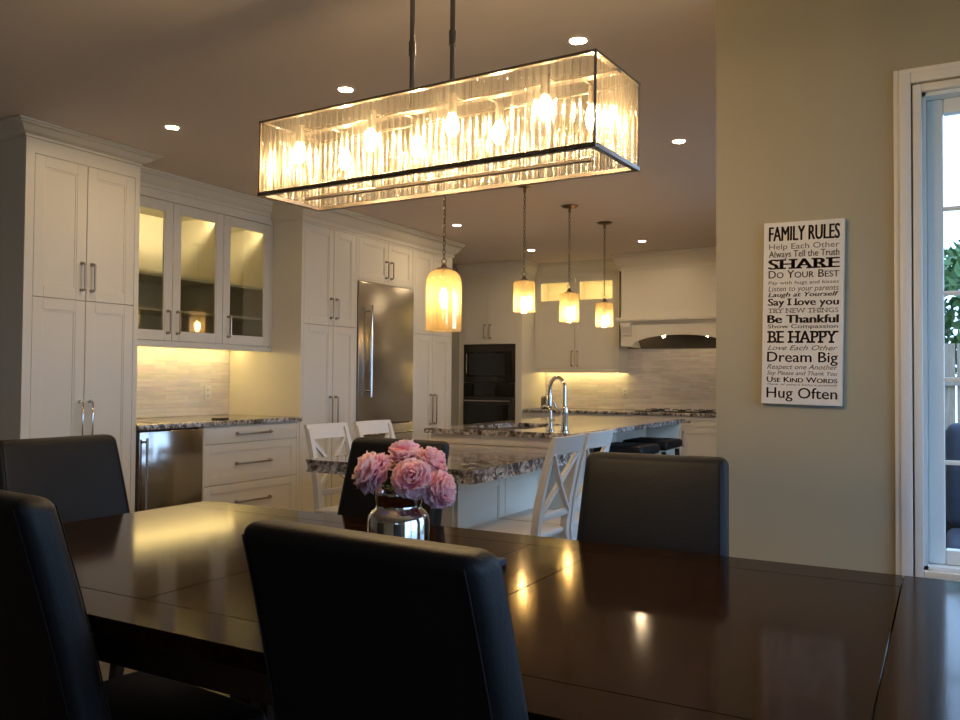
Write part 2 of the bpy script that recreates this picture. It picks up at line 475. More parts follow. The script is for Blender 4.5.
# ------------------------------------------------------------------ cabinet helpers
def shaker(parent, T, u0, u1, v0, v1, rail=.062, t=.02, glass=False, name='door', mat=None, drop=.007):
    g = .0022
    u0 += g; u1 -= g; v0 += g; v1 -= g
    b = MB(T); w0, w1 = -t + .001, 0
    b.box(u0, u0 + rail, v0, v1, w0, w1, .0015, 1); b.box(u1 - rail, u1, v0, v1, w0, w1, .0015, 1)
    b.box(u0 + rail, u1 - rail, v1 - rail, v1, w0, w1, .0015, 1); b.box(u0 + rail, u1 - rail, v0, v0 + rail, w0, w1, .0015, 1)
    bd = .010
    a0, a1, c0, c1 = u0 + rail, u1 - rail, v0 + rail, v1 - rail
    b.box(a0, a0 + bd, c0, c1, w0, -drop * .45); b.box(a1 - bd, a1, c0, c1, w0, -drop * .45)
    b.box(a0 + bd, a1 - bd, c1 - bd, c1, w0, -drop * .45); b.box(a0 + bd, a1 - bd, c0, c0 + bd, w0, -drop * .45)
    if not glass: b.box(a0 + bd, a1 - bd, c0 + bd, c1 - bd, w0, -drop)
    d = b.build(name, mat or M['cab'], parent)
    if glass:
        p = MB(T).box(a0 + bd * .5, a1 - bd * .5, c0 + bd * .5, c1 - bd * .5, -t * .6, -t * .4)
        p.build('pane', M['cabpane'], d)
    return d
def handle(parent, T, u, v, L, horiz=False, mat=None, r=.0065, out=.032):
    b = MB(T); mat = mat or M['nickel']
    def P(a, w): return (u + a, v, w) if horiz else (u, v + a, w)
    h = L / 2
    b.tube([P(-h, .0), P(-h, out * .8), P(-h * .94, out), P(h * .94, out), P(h, out * .8), P(h, 0)], r, 8)
    b.tube([P(-h, .0), P(-h, .008)], r * 1.9, 10); b.tube([P(h, .0), P(h, .008)], r * 1.9, 10)
    return b.build('handle', mat, parent)
def frame_strips(b, u0, u1, v0, v1, ou0, ou1, ov0, ov1, t=.02):
    """face frame around the door opening ou/ov inside u/v"""
    b.box(u0, ou0, v0, v1, -t, 0); b.box(ou1, u1, v0, v1, -t, 0)
    b.box(ou0, ou1, ov1, v1, -t, 0)
    if ov0 > v0: b.box(ou0, ou1, v0, ov0, -t, 0)

XF = -4.37
XU = -4.67
TL = LEFT(XF)
DEP = XF - WX - .004
CROWN = [(0, 2.535), (.014, 2.535), (.014, 2.548), (.022, 2.553), (.030, 2.556), (.044, 2.564), (.062, 2.578), (.076, 2.588), (.084, 2.590), (.086, 2.596), (.098, 2.600), (.100, 2.608), (0, 2.608)]
def crown_prof(zb, zt, out):
    return [(o * out / .1, zb + (z - 2.535) / .073 * (zt - zb)) for o, z in CROWN]

# pantry
pan = thing('pantry_cabinet', 'tall cream pantry cabinet with four panelled doors at the far left', 'cabinet', (XF - .35, 3.106, 0))
b = MB(TL); b.box(2.735, 3.473, .10, 2.607, -DEP, -.02)
b.box(2.775, 3.44, 0, .1, -DEP, -.08)
frame_strips(b, 2.735, 3.473, .10, 2.54, 2.786, 3.440, .13, 2.456)
b.build('body', M['cab'], pan)
for z0, z1 in ((.13, 1.664), (1.664, 2.456)):
    for u0, u1, hu in ((2.786, 3.112, 3.083), (3.112, 3.440, 3.147)):
        d = shaker(pan, TL, u0, u1, z0, z1)
        handle(d, TL, hu, .96 if z0 < 1 else 1.803, .24 if z0 < 1 else .155, mat=M['chrome'] if z0 < 1 else None)
MB().sweep([(WX + .1, 2.735), (XF, 2.735), (XF, 3.462), (XU, 3.462)], CROWN).build('crown', M['cab'], pan)

# wine / beverage fridge
bf = thing('beverage_fridge', 'stainless beverage fridge under the left counter beside the white drawers', 'fridge', (XF - .3, 3.755, 0))
MB(TL).box(3.492, 4.006, .09, .89, -.6, -.045).build('body', M['black'], bf)
d = MB(TL).box(3.497, 4.002, .13, .882, -.04, .004, .004).build('door', M['steelmirror'], bf)
bh = MB(TL); bh.cyl((3.522, .17, .045), (3.522, .845, .045), .008, 12)
bh.cyl((3.522, .2, .0), (3.522, .2, .045), .007, 8); bh.cyl((3.522, .82, .0), (3.522, .82, .045), .007, 8)
bh.build('handle', M['steel'], d)
MB(TL).box(3.497, 4.002, .02, .12, -.05, -.02, .003).build('toe_grille', M['darksteel'], bf)

# drawer cabinet
dc = thing('drawer_cabinet', 'cream base cabinet with three wide drawers right of the beverage fridge', 'cabinet', (XF - .3, 4.48, 0))
b = MB(TL); b.box(4.012, 4.968, .1, .893, -DEP, -.02); b.box(4.012, 4.968, 0, .1, -DEP, -.08)
frame_strips(b, 4.012, 4.968, .1, .893, 4.022, 4.940, .12, .885)
b.build('body', M['cab'], dc)
for z0, z1, hz in ((.767, .885, .832), (.485, .767, .622), (.13, .485, .352)):
    if z1 > .8:
        d = MB(TL).box(4.024, 4.938, z0 + .002, z1 - .002, -.019, 0, .002).build('drawer', M['cab'], dc)
    else:
        d = shaker(dc, TL, 4.022, 4.940, z0, z1, name='drawer', rail=.055)
    handle(d, TL, 4.48, hz, .33, True, r=.007)

# left counter, splash, outlet, small dark thing
ct = MB(TL); ct.box(3.476, 4.970, .895, .928, -DEP - .003, .03, .004)
tag(ct.build('granite_countertop', M['granite']), 'short granite countertop over the drawers and beverage fridge on the left', 'countertop')
bs = MB().box(WX + .003, WX + .012, 3.478, 4.968, .929, 1.468)
tag(bs.build('backsplash', M['tileY']), 'marble strip backsplash glowing yellow above the left counter', 'backsplash')
def outlet(T, u, v, label):
    o = thing('wall_outlet', label, 'outlet', (T @ Vector((u, v - .057, .0))))
    MB(T).box(u - .036, u + .036, v - .058, v + .058, 0, .007, .003).build('cover_plate', M['plate'], o)
    for dv in (-.022, .022):
        s = MB(T)
        s.box(u - .010, u - .006, dv + v - .008, dv + v + .008, .0071, .0078); s.box(u + .006, u + .010, dv + v - .008, dv + v + .008, .0071, .0078)
        s.build('socket_slot', M['slot'], o)
outlet(LEFT(WX + .012), 4.74, 1.105, 'white wall outlet on the yellow-lit backsplash above the left counter')
ph = MB().box(-4.47, -4.40, 4.17, 4.27, .928, .946, .006)
tag(ph.build('coaster_stack', M['black']), 'small black coaster stack at the front edge of the left counter', 'coasters')

# glass cabinet
XU = -4.67
TU = LEFT(XU)
UD = XU - WX - .004
gc = thing('glass_front_cabinet', 'lit cream wall cabinet with three glass doors above the left counter', 'cabinet', (XU - .2, 4.22, 1.44))
b = MB(TU)
b.box(3.478, 3.496, 1.47, 2.44, -UD, -.02); b.box(4.950, 4.968, 1.47, 2.44, -UD, -.02)
b.box(3.496, 4.950, 1.47, 1.488, -UD, -.02); b.box(3.496, 4.950, 2.42, 2.607, -UD, -.02)
b.box(3.496, 4.950, 1.488, 2.42, -UD, -UD + .012)
b.box(4.945, 4.968, 1.47, 2.44, -.02, 0); b.box(3.478, 3.490, 1.47, 2.44, -.02, 0)
b.box(3.478, 4.968, 2.44, 2.607, -.02, 0)
b.box(4.443, 4.461, 1.488, 2.42, -UD + .012, -.022)
b.build('body', M['cab'], gc)
for v in (1.690, 1.927):
    MB(TU).box(3.497, 4.442, v - .009, v + .009, -UD + .013, -.05).box(4.462, 4.949, v - .009, v + .009, -UD + .013, -.05).build('shelf', M['cab'], gc)
for u0, u1, hu in ((3.490, 3.990, 3.952), (3.990, 4.452, 4.035), (4.452, 4.945, 4.506)):
    d = shaker(gc, TU, u0, u1, 1.475, 2.436, rail=.06, glass=True)
    handle(d, TU, hu, 1.605, .15)
MB(TU).box(3.478, 4.968, 1.432, 1.470, -.035, 0, .003).build('valance', M['cab'], gc)
MB(TU).box(3.50, 4.94, 2.372, 2.380, -.065, -.021).box(3.50, 4.94, 2.380, 2.42, -.024, -.021).build('light_cutoff_ledge', M['cab'], gc)  # added ledge, shaped to cut the strip's light off the lower back panel
MB(TU).box(3.52, 4.43, 2.398, 2.406, -.046, -.030).box(4.47, 4.93, 2.398, 2.406, -.046, -.030).build('light_strip', M['led2'], gc)
MB(TU).box(3.52, 4.93, 1.457, 1.467, -UD + .10, -UD + .13).build('light_bar', M['led'], gc)
struct(MB().sweep([(XU, 3.575), (XU, 4.971)], crown_prof(2.50, 2.608, .085)).build('trim_3', M['cab']))

# tall cabinets and fridge
def tall(u0, u1, du0, dm, du1, name, label, hl):
    t = thing(name, label, 'cabinet', (XF - .35, (u0 + u1) / 2, 0))
    b = MB(TL); b.box(u0, u1, .10, 2.607, -DEP, -.02); b.box(u0, u1, 0, .1, -DEP, -.08)
    frame_strips(b, u0, u1, .10, 2.607, du0, du1, .13, 2.447)
    b.build('body', M['cab'], t)
    for z0, z1 in ((.13, 1.655), (1.655, 2.447)):
        for a, c, hu in ((du0, dm, dm - .036), (dm, du1, dm + .036)):
            d = shaker(t, TL, a, c, z0, z1, rail=.058)
            handle(d, TL, hu, .935 if z0 < 1 else 1.797, .28 if z0 < 1 else .155)
    return t
tall(4.972, 5.675, 5.002, 5.362, 5.655, 'tall_cabinet', 'tall cream cabinet between the glass-door cabinet and the steel refrigerator', 0)
tall(6.535, 7.236, 6.562, 6.876, 7.192, 'tall_cabinet', 'tall cream cabinet on the far side of the steel refrigerator', 0)
oc = thing('overhead_cabinet', 'small cream cabinet with two doors directly over the refrigerator', 'cabinet', (XF - .35, 6.1, 2.07))
b = MB(TL); b.box(5.677, 6.533, 2.075, 2.607, -DEP, -.02); frame_strips(b, 5.677, 6.533, 2.07, 2.607, 5.697, 6.515, 2.085, 2.447); b.build('body', M['cab'], oc)
for a, c, hu in ((5.697, 6.125, 6.088), (6.125, 6.515, 6.164)):
    d = shaker(oc, TL, a, c, 2.085, 2.447, rail=.055); handle(d, TL, hu, 2.20, .145)
rf = thing('refrigerator', 'tall built-in stainless steel refrigerator between cream cabinets', 'refrigerator', (XF - .35, 6.1, 0))
MB(TL).box(5.68, 6.53, .0, 2.066, -DEP, -.03).build('body', M['darksteel'], rf)
d = MB(TL).box(5.688, 6.523, .835, 2.06, -.028, .012, .004).build('door', M['steel'], rf)
bh = MB(TL); bh.cyl((5.80, 1.07, .065), (5.80, 1.86, .065), .013, 12); bh.cyl((5.80, 1.12, .01), (5.80, 1.12, .065), .009, 8); bh.cyl((5.80, 1.81, .01), (5.80, 1.81, .065), .009, 8)
bh.build('handle', M['chrome'], d)
d = MB(TL).box(5.688, 6.523, .14, .825, -.028, .012, .004).build('freezer_drawer', M['steel'], rf)
bh = MB(TL); bh.cyl((5.78, .75, .065), (6.43, .75, .065), .013, 12); bh.cyl((5.84, .75, .01), (5.84, .75, .065), .009, 8); bh.cyl((6.37, .75, .01), (6.37, .75, .065), .009, 8)
bh.build('handle', M['chrome'], d)
MB(TL).box(5.688, 6.523, .05, .13, -.028, -.005, .003).build('toe_grille', M['darksteel'], rf)
struct(MB().sweep([(XU, 4.9715), (XF, 4.9715), (XF, 7.2365), (WX + .05, 7.2365)], crown_prof(2.462, 2.608, .1)).build('trim_4', M['cab']))
struct(MB().box(WX, WX + .02, 8.36, 8.45, 0, 2.12, .003).box(WX, WX + .02, 7.5, 7.59, 0, 2.12, .003).box(WX, WX + .02, 7.5, 8.45, 2.12, 2.21, .003).build('trim_5', M['trim']))
dr = struct(MB().box(WX, WX + .008, 7.59, 8.36, 0, 2.12).build('door_1', M['trim']))

# ------------------------------------------------------------------ back wall run
YT = 8.68
TB = BACK(YT)
ov = thing('oven_cabinet', 'tall cream cabinet holding the black microwave and oven', 'cabinet', (-4.71, YT + .3, 0))
b = MB(TB); D = WB - YT - .004
b.box(-5.136, -5.072, .1, 2.607, -D, -.02); b.box(-4.372, -4.292, .1, 2.607, -D, -.02)
b.box(-5.072, -4.372, 1.655, 2.607, -D, -.02); b.box(-5.072, -4.372, .1, .44, -D, -.02); b.box(-5.072, -4.372, .44, 1.655, -D, -D + .02)
b.box(-5.136, -4.292, 0, .1, -D, -.08)
b.box(-5.136, -5.072, .1, 2.607, -.02, 0); b.box(-4.372, -4.292, .1, 2.607, -.02, 0); b.box(-5.072, -4.372, 2.446, 2.607, -.02, 0); b.box(-5.072, -4.372, 1.652, 1.70, -.02, 0); b.box(-5.072, -4.372, .40, .44, -.02, 0)
b.build('body', M['cab'], ov)
for a, c, hu in ((-5.072, -4.745, -4.783), (-4.745, -4.372, -4.708)):
    d = shaker(ov, TB, a, c, 1.70, 2.446, rail=.055); handle(d, TB, hu, 1.80, .155)
d = shaker(ov, TB, -5.072, -4.372, .12, .40, name='drawer'); handle(d, TB, -4.72, .27, .3, True)
mw = thing('microwave', 'black built-in microwave above the oven in the back corner', 'microwave', (-4.72, YT + .25, 1.19))
MB(TB).box(-5.068, -4.376, 1.195, 1.648, -.45, .004, .004).build('body', M['ovenbody'], mw)
d = MB(TB).box(-5.02, -4.42, 1.262, 1.56, .004, .022, .005).build('door', M['blackglass'], mw)
MB(TB).box(-4.985, -4.50, 1.285, 1.535, .022, .0235).build('window', M['black'], d)
b = MB(TB); b.tube([(-5.0, 1.30, .022), (-5.0, 1.30, .05), (-5.0, 1.53, .05), (-5.0, 1.53, .022)], .008, 8); b.build('handle', M['steel'], d)
MB(TB).box(-4.60, -4.42, 1.205, 1.25, .004, .010, .002).build('control_panel', M['blackglass'], mw)
wo = thing('wall_oven', 'black glass wall oven below the microwave', 'oven', (-4.72, YT + .25, .44))
MB(TB).box(-5.068, -4.376, .445, 1.188, -.5, .004, .004).build('body', M['ovenbody'], wo)
MB(TB).box(-5.05, -4.39, 1.03, 1.175, .004, .016, .003).build('control_panel', M['blackglass'], wo)
MB(TB).box(-4.80, -4.64, 1.075, 1.125, .016, .017).build('display', M['black'], wo)
d = MB(TB).box(-5.055, -4.385, .46, 1.015, .004, .03, .004).build('door', M['ovenbody'], wo)
MB(TB).box(-4.99, -4.45, .52, .935, .03, .032).build('window', M['blackglass'], d)
b = MB(TB); b.cyl((-5.03, .978, .065), (-4.41, .978, .065), .011, 10); b.cyl((-4.99, .978, .03), (-4.99, .978, .065), .008, 8); b.cyl((-4.45, .978, .03), (-4.45, .978, .065), .008, 8)
b.build('handle', M['steel'], d)

YU = 9.03
TBU = BACK(YU)
UDB = WB - YU - .004
wc = thing('wall_cabinet', 'cream wall cabinet with two lit glass doors on top beside the hood', 'cabinet', (-3.77, YU + .16, 1.33))
b = MB(TBU)
b.box(-4.288, -3.236, 1.36, 2.09, -UDB, -.02)
b.box(-4.288, -4.27, 2.09, 2.607, -UDB, -.02); b.box(-3.254, -3.236, 2.09, 2.607, -UDB, -.02); b.box(-4.27, -3.254, 2.42, 2.607, -UDB, -.02)
b.box(-4.27, -3.254, 2.09, 2.42, -UDB, -UDB + .012)
b.box(-3.80, -3.782, 2.09, 2.42, -UDB + .012, -.021)
frame_strips(b, -4.288, -3.236, 1.36, 2.607, -4.272, -3.254, 1.365, 2.44)
b.box(-4.272, -3.254, 2.088, 2.112, -.02, -.001)
b.box(-3.25, -3.236, 1.318, 1.36, -UDB, -.03)
b.build('body', M['cab'], wc)
for a, c, hu in ((-4.272, -3.778, -3.812), (-3.778, -3.254, -3.745)):
    d = shaker(wc, TBU, a, c, 1.365, 2.095, rail=.06); handle(d, TBU, hu, 1.482, .165)
    d = shaker(wc, TBU, a, c, 2.105, 2.44, rail=.05, glass=True)
MB(TBU).box(-4.25, -3.81, 2.405, 2.413, -.08, -.04).box(-3.775, -3.275, 2.405, 2.413, -.08, -.04).build('light_strip', M['led3'], wc)
MB(TBU).box(-4.288, -3.236, 1.318, 1.36, -.03, 0, .003).build('valance', M['cab'], wc)
MB(TBU).box(-4.26, -3.26, 1.347, 1.357, -UDB + .08, -UDB + .11).build('light_bar', M['led'], wc)
struct(MB().sweep([(WX + .01, YT), (-4.291, YT), (-4.291, YU), (-3.1, YU)], crown_prof(2.47, 2.608, .09)).build('trim_6', M['cab']))

YH = 8.72
TH = BACK(YH)
hd = thing('range_hood', 'large cream mantel range hood with arched apron over the cooktop', 'range hood', (-2.47, YH + .3, 1.61))
b = MB(TH); HD = WB - YH - .004
b.box(-3.1, -1.84, 1.915, 2.607, -HD, 0)
b.build('chimney', M['cab'], hd)
MB(TH).box(-3.15, -1.79, 1.872, 1.915, -HD, .045, .006).box(-3.125, -1.815, 1.852, 1.872, -HD, .02, .004).build('mantel_shelf', M['cab'], hd)
arch = [(-3.1, 1.605), (-2.966, 1.605)] + [(-2.47 - .495 * math.cos(t * PI / 16), 1.612 + .108 * math.sin(t * PI / 16)) for t in range(17)] + [(-1.974, 1.605), (-1.84, 1.605)]
ab = bmesh.new(); cols = []
for x, z in arch: cols.append([ab.verts.new(p) for p in ((x, YH, z), (x, YH, 1.853), (x, YH + .03, 1.853), (x, YH + .03, z))])
for A, B in zip(cols[:-1], cols[1:]):
    for i in range(4): ab.faces.new((A[i], A[(i + 1) % 4], B[(i + 1) % 4], B[i]))
ab.faces.new(cols[0]); ab.faces.new(cols[-1])
bmesh.ops.recalc_face_normals(ab, faces=ab.faces)
t = MB(); t._merge(ab)
t.box(-3.1, -3.075, YH + .03, WB - .005, 1.605, 1.853); t.box(-1.865, -1.84, YH + .03, WB - .005, 1.605, 1.853)
t.build('apron', M['cab'], hd)
for s in (-3.0935, -1.97):
    cp = [(YH, 1.853), (YH - .05, 1.853), (YH - .05, 1.825), (YH - .043, 1.80), (YH - .028, 1.775), (YH - .016, 1.745), (YH - .012, 1.72), (YH, 1.715)]
    MB().prism(cp, 'x', s, s + .115).build('corbel', M['cab'], hd)
MB().box(-3.07, -1.87, YH + .032, WB - .012, 1.74, 1.80).build('liner', M['darksteel'], hd)
MB().prism([(WB - .20, 1.735), (WB - .02, 1.735), (WB - .02, 1.60), (WB - .04, 1.60)], 'x', -3.07, -1.87).build('baffle', M['darksteel'], hd)
for x in (-2.70, -2.22):
    MB().lathe([(0, 1.706), (.014, 1.706), (.022, 1.739), (0, 1.739)], (x, YH + .26, 0), 16).build('lamp', M['puck'], hd)
struct(MB().sweep([(-3.101, WB - .01), (-3.101, YH), (-1.839, YH), (-1.839, WB - .01)], crown_prof(2.43, 2.608, .1)).build('trim_7', M['cab']))

# back base cabinets
YB = 8.72
TBB = BACK(YB)
def base_unit(u0, u1, label, dm, name='base_cabinet'):
    t = thing(name, label, 'cabinet', ((u0 + u1) / 2, YB + .3, 0))
    D = WB - YB - .004
    b = MB(TBB); b.box(u0, u1, .1, .855, -D, -.02); b.box(u0, u1, 0, .1, -D, -.08)
    frame_strips(b, u0, u1, .1, .855, u0 + .03, u1 - .03, .12, .85); b.build('body', M['cab'], t)
    d = shaker(t, TBB, u0 + .03, u1 - .03, .745, .85, name='drawer', rail=.03); handle(d, TBB, (u0 + u1) / 2, .80, .2, True)
    for a, c, hu in ((u0 + .03, dm, dm - .035), (dm, u1 - .03, dm + .035)):
        d = shaker(t, TBB, a, c, .12, .745); handle(d, TBB, hu, .62, .15)
base_unit(-4.288, -3.06, 'cream base cabinet under the lit wall cabinet, behind the island', -3.67)
base_unit(-3.056, -1.84, 'cream base cabinet under the cooktop and range hood', -2.45)
tag(MB().box(-4.288, -1.84, 8.70, WB - .002, .857, .892, .004).build('granite_countertop', M['granite']), 'long granite countertop along the back wall under the hood', 'countertop')
s = MB(); s.box(-4.286, -3.236, WB - .012, WB - .003, .893, 1.36); s.box(-3.236, -1.842, WB - .012, WB - .003, .893, 1.60)
tag(s.build('backsplash', M['tileX']), 'pale marble strip backsplash on the back wall below the range hood', 'backsplash')
outlet(BACK(WB - .012), -3.27, 1.085, 'white wall outlet on the back wall tiles beside the range')
ck = thing('cooktop', 'black glass cooktop in the back counter under the hood', 'cooktop', (-2.52, 9.0, .892))
MB().box(-2.965, -2.06, 8.78, 9.26, .892, .902, .003).build('glass_top', M['blackglass'], ck)
for x, y in ((-2.78, 8.92), (-2.78, 9.13), (-2.51, 9.02), (-2.25, 8.92), (-2.25, 9.13)):
    b = MB(); b.lathe([(.03, 0), (.045, .0), (.045, .012), (.03, .014), (0, .014)], (x, y, .902), 16)
    for a in range(4):
        c, s_ = math.cos(a * PI / 2 + .4), math.sin(a * PI / 2 + .4)
        b.tube([(x + c * .04, y + s_ * .04, .916), (x + c * .095, y + s_ * .095, .918), (x + c * .1, y + s_ * .1, .903)], .005, 6)
    b.build('burner', M['black'], ck)
cn = thing('canister', 'small steel canister on the back counter left of the faucet', 'canister', (-4.13, 9.02, .892))
MB().lathe([(0, .892), (.062, .892), (.065, .90), (.065, 1.01), (.06, 1.018), (0, 1.018)], (-4.13, 9.02, 0), 24).build('pot', M['darksteel'], cn)
MB().lathe([(0, 1.018), (.066, 1.018), (.066, 1.035), (.02, 1.045), (.012, 1.062), (0, 1.065)], (-4.13, 9.02, 0), 24).build('lid', M['steel'], cn)

# ------------------------------------------------------------------ island
ZI = .89
isl = thing('kitchen_island', 'long cream kitchen island with panelled sides under the granite top', 'island', (-2.6, 6.1, 0))
b = MB()
b.box(-3.10, -2.38, 4.88, 4.90, .0, ZI - .036)                    # front
b.box(-3.10, -3.08, 4.90, 7.36, 0, ZI - .036); b.box(-2.40, -2.38, 4.90, 7.36, 0, ZI - .036)
b.box(-3.08, -2.40, 7.34, 7.36, 0, ZI - .036)
b.build('body', M['cab'], isl)
TI = Matrix(((0, 0, 1, -2.36), (1, 0, 0, 0), (0, 1, 0, 0), (0, 0, 0, 1)))
for a, c in ((4.91, 5.72), (5.72, 6.53), (6.53, 7.32)): shaker(isl, TI, a, c, .1, .845, rail=.08, name='side_panel')
MB().box(-2.36, -2.06, 7.31, 7.36, 0, ZI - .036, .004).build('leg_panel', M['cab'], isl)
MB().box(-2.40, -2.07, 4.885, 4.91, .0, ZI - .036, .004).build('end_panel', M['cab'], isl)
tb = MB(); tb.box(-3.10, -2.08, 4.868, 4.88, .792, .853); tb.build('tile_band', M['tileX'], isl)
SKX, SKY = (-2.98, -2.50), (5.12, 5.86)
top = MB()
top.box(-3.14, -2.03, 4.84, SKY[0], ZI - .035, ZI); top.box(-3.14, -2.03, SKY[1], 7.39, ZI - .035, ZI)
top.box(-3.14, SKX[0], SKY[0], SKY[1], ZI - .035, ZI); top.box(SKX[1], -2.03, SKY[0], SKY[1], ZI - .035, ZI)
tag(top.build('granite_countertop', M['granite']), 'polished granite top of the long island with the sink and faucet', 'countertop')
sk = MB()
sk.box(SKX[0] - .012, SKX[0], SKY[0], SKY[1], .66, ZI - .036); sk.box(SKX[1], SKX[1] + .012, SKY[0], SKY[1], .66, ZI - .036)
sk.box(SKX[0], SKX[1], SKY[0] - .012, SKY[0], .66, ZI - .036); sk.box(SKX[0], SKX[1], SKY[1], SKY[1] + .012, .66, ZI - .036)
sk.box(SKX[0], SKX[1], SKY[0], SKY[1], .65, .66)
tag(sk.build('sink', M['steel']), 'undermount steel sink set into the island top', 'sink')
fx, fy = -2.155, 4.99
fc = thing('faucet', 'tall chrome gooseneck faucet on the near corner of the island', 'faucet', (fx, fy, ZI))
MB().lathe([(0, ZI), (.028, ZI), (.028, ZI + .008), (.021, ZI + .014), (.019, ZI + .10), (.024, ZI + .115), (.024, ZI + .145), (.015, ZI + .165), (0, ZI + .165)], (fx, fy, 0), 20).build('base', M['chrome'], fc)
dx, dy = -.92, .39
arc = [(fx, fy, ZI + .15), (fx, fy, ZI + .27)]
rr = .072
for k in range(1, 13):
    a = PI - k * PI / 12 * 1.0
    o = rr + rr * math.cos(a)
    arc.append((fx + dx * o, fy + dy * o, ZI + .27 + rr * 1.15 * math.sin(a)))
o = 2 * rr
arc += [(fx + dx * o, fy + dy * o, ZI + .24)]
MB().tube(arc, .0125, 14).build('spout', M['chrome'], fc)
MB().tube([(fx + dx * o, fy + dy * o, ZI + .245), (fx + dx * o, fy + dy * o, ZI + .225), (fx + dx * (o + .004), fy + dy * (o + .004), ZI + .165)], .017, 14, radii=[.014, .018, .02]).build('spray_head', M['chrome'], fc)
MB().tube([(fx, fy, ZI + .13), (fx - .045, fy - .02, ZI + .14), (fx - .06, fy - .03, ZI + .185)], .007, 10).build('lever', M['chrome'], fc)
gx, gy = -2.285, 5.06
ft = thing('filter_tap', 'small chrome tap beside the tall gooseneck faucet', 'tap', (gx, gy, ZI))
MB().lathe([(0, ZI), (.022, ZI), (.022, ZI + .008), (.013, ZI + .014), (.012, ZI + .075), (0, ZI + .08)], (gx, gy, 0), 16).build('base', M['chrome'], ft)
MB().tube([(gx, gy, ZI + .07), (gx, gy, ZI + .125), (gx - .012, gy + .004, ZI + .15), (gx - .05, gy + .02, ZI + .165), (gx - .085, gy + .035, ZI + .155), (gx - .09, gy + .037, ZI + .14)], .008, 12).build('spout', M['chrome'], ft)
MB().tube([(gx, gy, ZI + .055), (gx + .03, gy - .01, ZI + .075)], .006, 8).build('lever', M['chrome'], ft)

# table-height granite extension of the island
bt = thing('breakfast_table', 'table-height granite slab on a cream base at the near end of the island', 'table', (-2.48, 4.15, 0))
def rough_slab(x0, x1, y0, y1, z0, z1, nx, ny, nz):
    t = bmesh.new()
    bmesh.ops.create_cube(t, size=1)
    for v in t.verts: v.co = Vector(((x0 + x1) / 2 + v.co.x * (x1 - x0), (y0 + y1) / 2 + v.co.y * (y1 - y0), (z0 + z1) / 2 + v.co.z * (z1 - z0)))
    ex = [e for e in t.edges if abs(e.verts[0].co.x - e.verts[1].co.x) > .1]
    ey = [e for e in t.edges if abs(e.verts[0].co.y - e.verts[1].co.y) > .1]
    ez = [e for e in t.edges if abs(e.verts[0].co.z - e.verts[1].co.z) > .01]
    bmesh.ops.subdivide_edges(t, edges=ex, cuts=nx, use_grid_fill=True)
    ey = [e for e in t.edges if abs(e.verts[0].co.y - e.verts[1].co.y) > .1]
    bmesh.ops.subdivide_edges(t, edges=ey, cuts=ny, use_grid_fill=True)
    ez = [e for e in t.edges if abs(e.verts[0].co.z - e.verts[1].co.z) > .03]
    bmesh.ops.subdivide_edges(t, edges=ez, cuts=nz, use_grid_fill=True)
    for v in t.verts:
        c = v.co
        ed = min(c.x - x0, x1 - c.x, c.y - y0)
        if ed < 1e-4 and z0 + .002 < c.z < z1 - .002:
            n = noise.noise(c * 22) * .012 - .004
            if c.x - x0 < 1e-4: c.x -= n
            if x1 - c.x < 1e-4: c.x += n
            if c.y - y0 < 1e-4: c.y -= n
    return t
sl = MB(); sl._merge(rough_slab(-2.995, -1.965, 3.455, 4.862, .724, .79, 60, 80, 4))
sl.build('tabletop', M['granite'], bt, angle=25)
b = MB(); b.box(-2.77, -2.25, 3.77, 4.862, 0, .722)
b.build('base', M['cab'], bt)
TE = Matrix(((0, 0, 1, -2.232), (1, 0, 0, 0), (0, 1, 0, 0), (0, 0, 0, 1)))
for a, c in ((3.77, 4.31), (4.31, 4.85)): shaker(bt, TE, a, c, .05, .70, rail=.07, t=.018, name='side_panel')
TEF = BACK(3.752)
shaker(bt, TEF, -2.77, -2.25, .05, .70, rail=.07, t=.018, name='front_panel')

# ------------------------------------------------------------------ cross-back chairs
def bar(b, p0, p1, w, d, seg=1):
    b.tube([p0, p1], (w + d) / 2 * .7, 4, square=True)
xc = thing('cross_back_chair', 'white cross-back chair', 'chair', (0, 0, 0), 'white cross-back chairs around the granite table')
S = MB(); S.box(-.205, .205, -.20, .21, .440, .468, .010, 3); S.build('seat', M['white'], xc)
for sx in (-1, 1):
    L = MB(); L.box(sx * .185 - .018, sx * .185 + .018, .165, .201, 0, .44, .004); L.build('leg', M['white'], xc)
    L = MB(); L.tube([(sx * .178, -.255, 0), (sx * .178, -.215, .25), (sx * .178, -.195, .45), (sx * .176, -.215, .62), (sx * .172, -.255, .80), (sx * .170, -.29, .925)], .024, 4, square=True, radii=[.022, .025, .027, .026, .024, .022]); L.build('leg', M['white'], xc)
ra = MB()
n = 8
for k in range(n):
    x0 = -.188 + .376 * k / n; x1 = -.188 + .376 * (k + 1) / n
    f = lambda x: -.285 - .022 * (1 - (x / .188) ** 2)
    t = bmesh.new()
    vs = []
    for x in (x0, x1):
        for yy, z in ((0, .865), (.022, .865), (-.022 + .022, .95), (-.022, .95)):
            vs.append(t.verts.new((x, f(x) + yy + (-.0 if z < .9 else -.004), z)))
    t.faces.new((vs[0], vs[1], vs[2], vs[3])); t.faces.new((vs[7], vs[6], vs[5], vs[4]))
    for i in range(4): t.faces.new((vs[i], vs[4 + i], vs[4 + (i + 1) % 4], vs[(i + 1) % 4]))
    bmesh.ops.recalc_face_normals(t, faces=t.faces); ra._merge(t)
bmesh.ops.remove_doubles(ra.bm, verts=ra.bm.verts, dist=.0005)
bmesh.ops.delete(ra.bm, geom=[f for f in ra.bm.faces if abs(f.normal.x) > .99 and abs(f.calc_center_median().x) < .18], context='FACES_ONLY')
ra.build('top_rail', M['white'], xc)
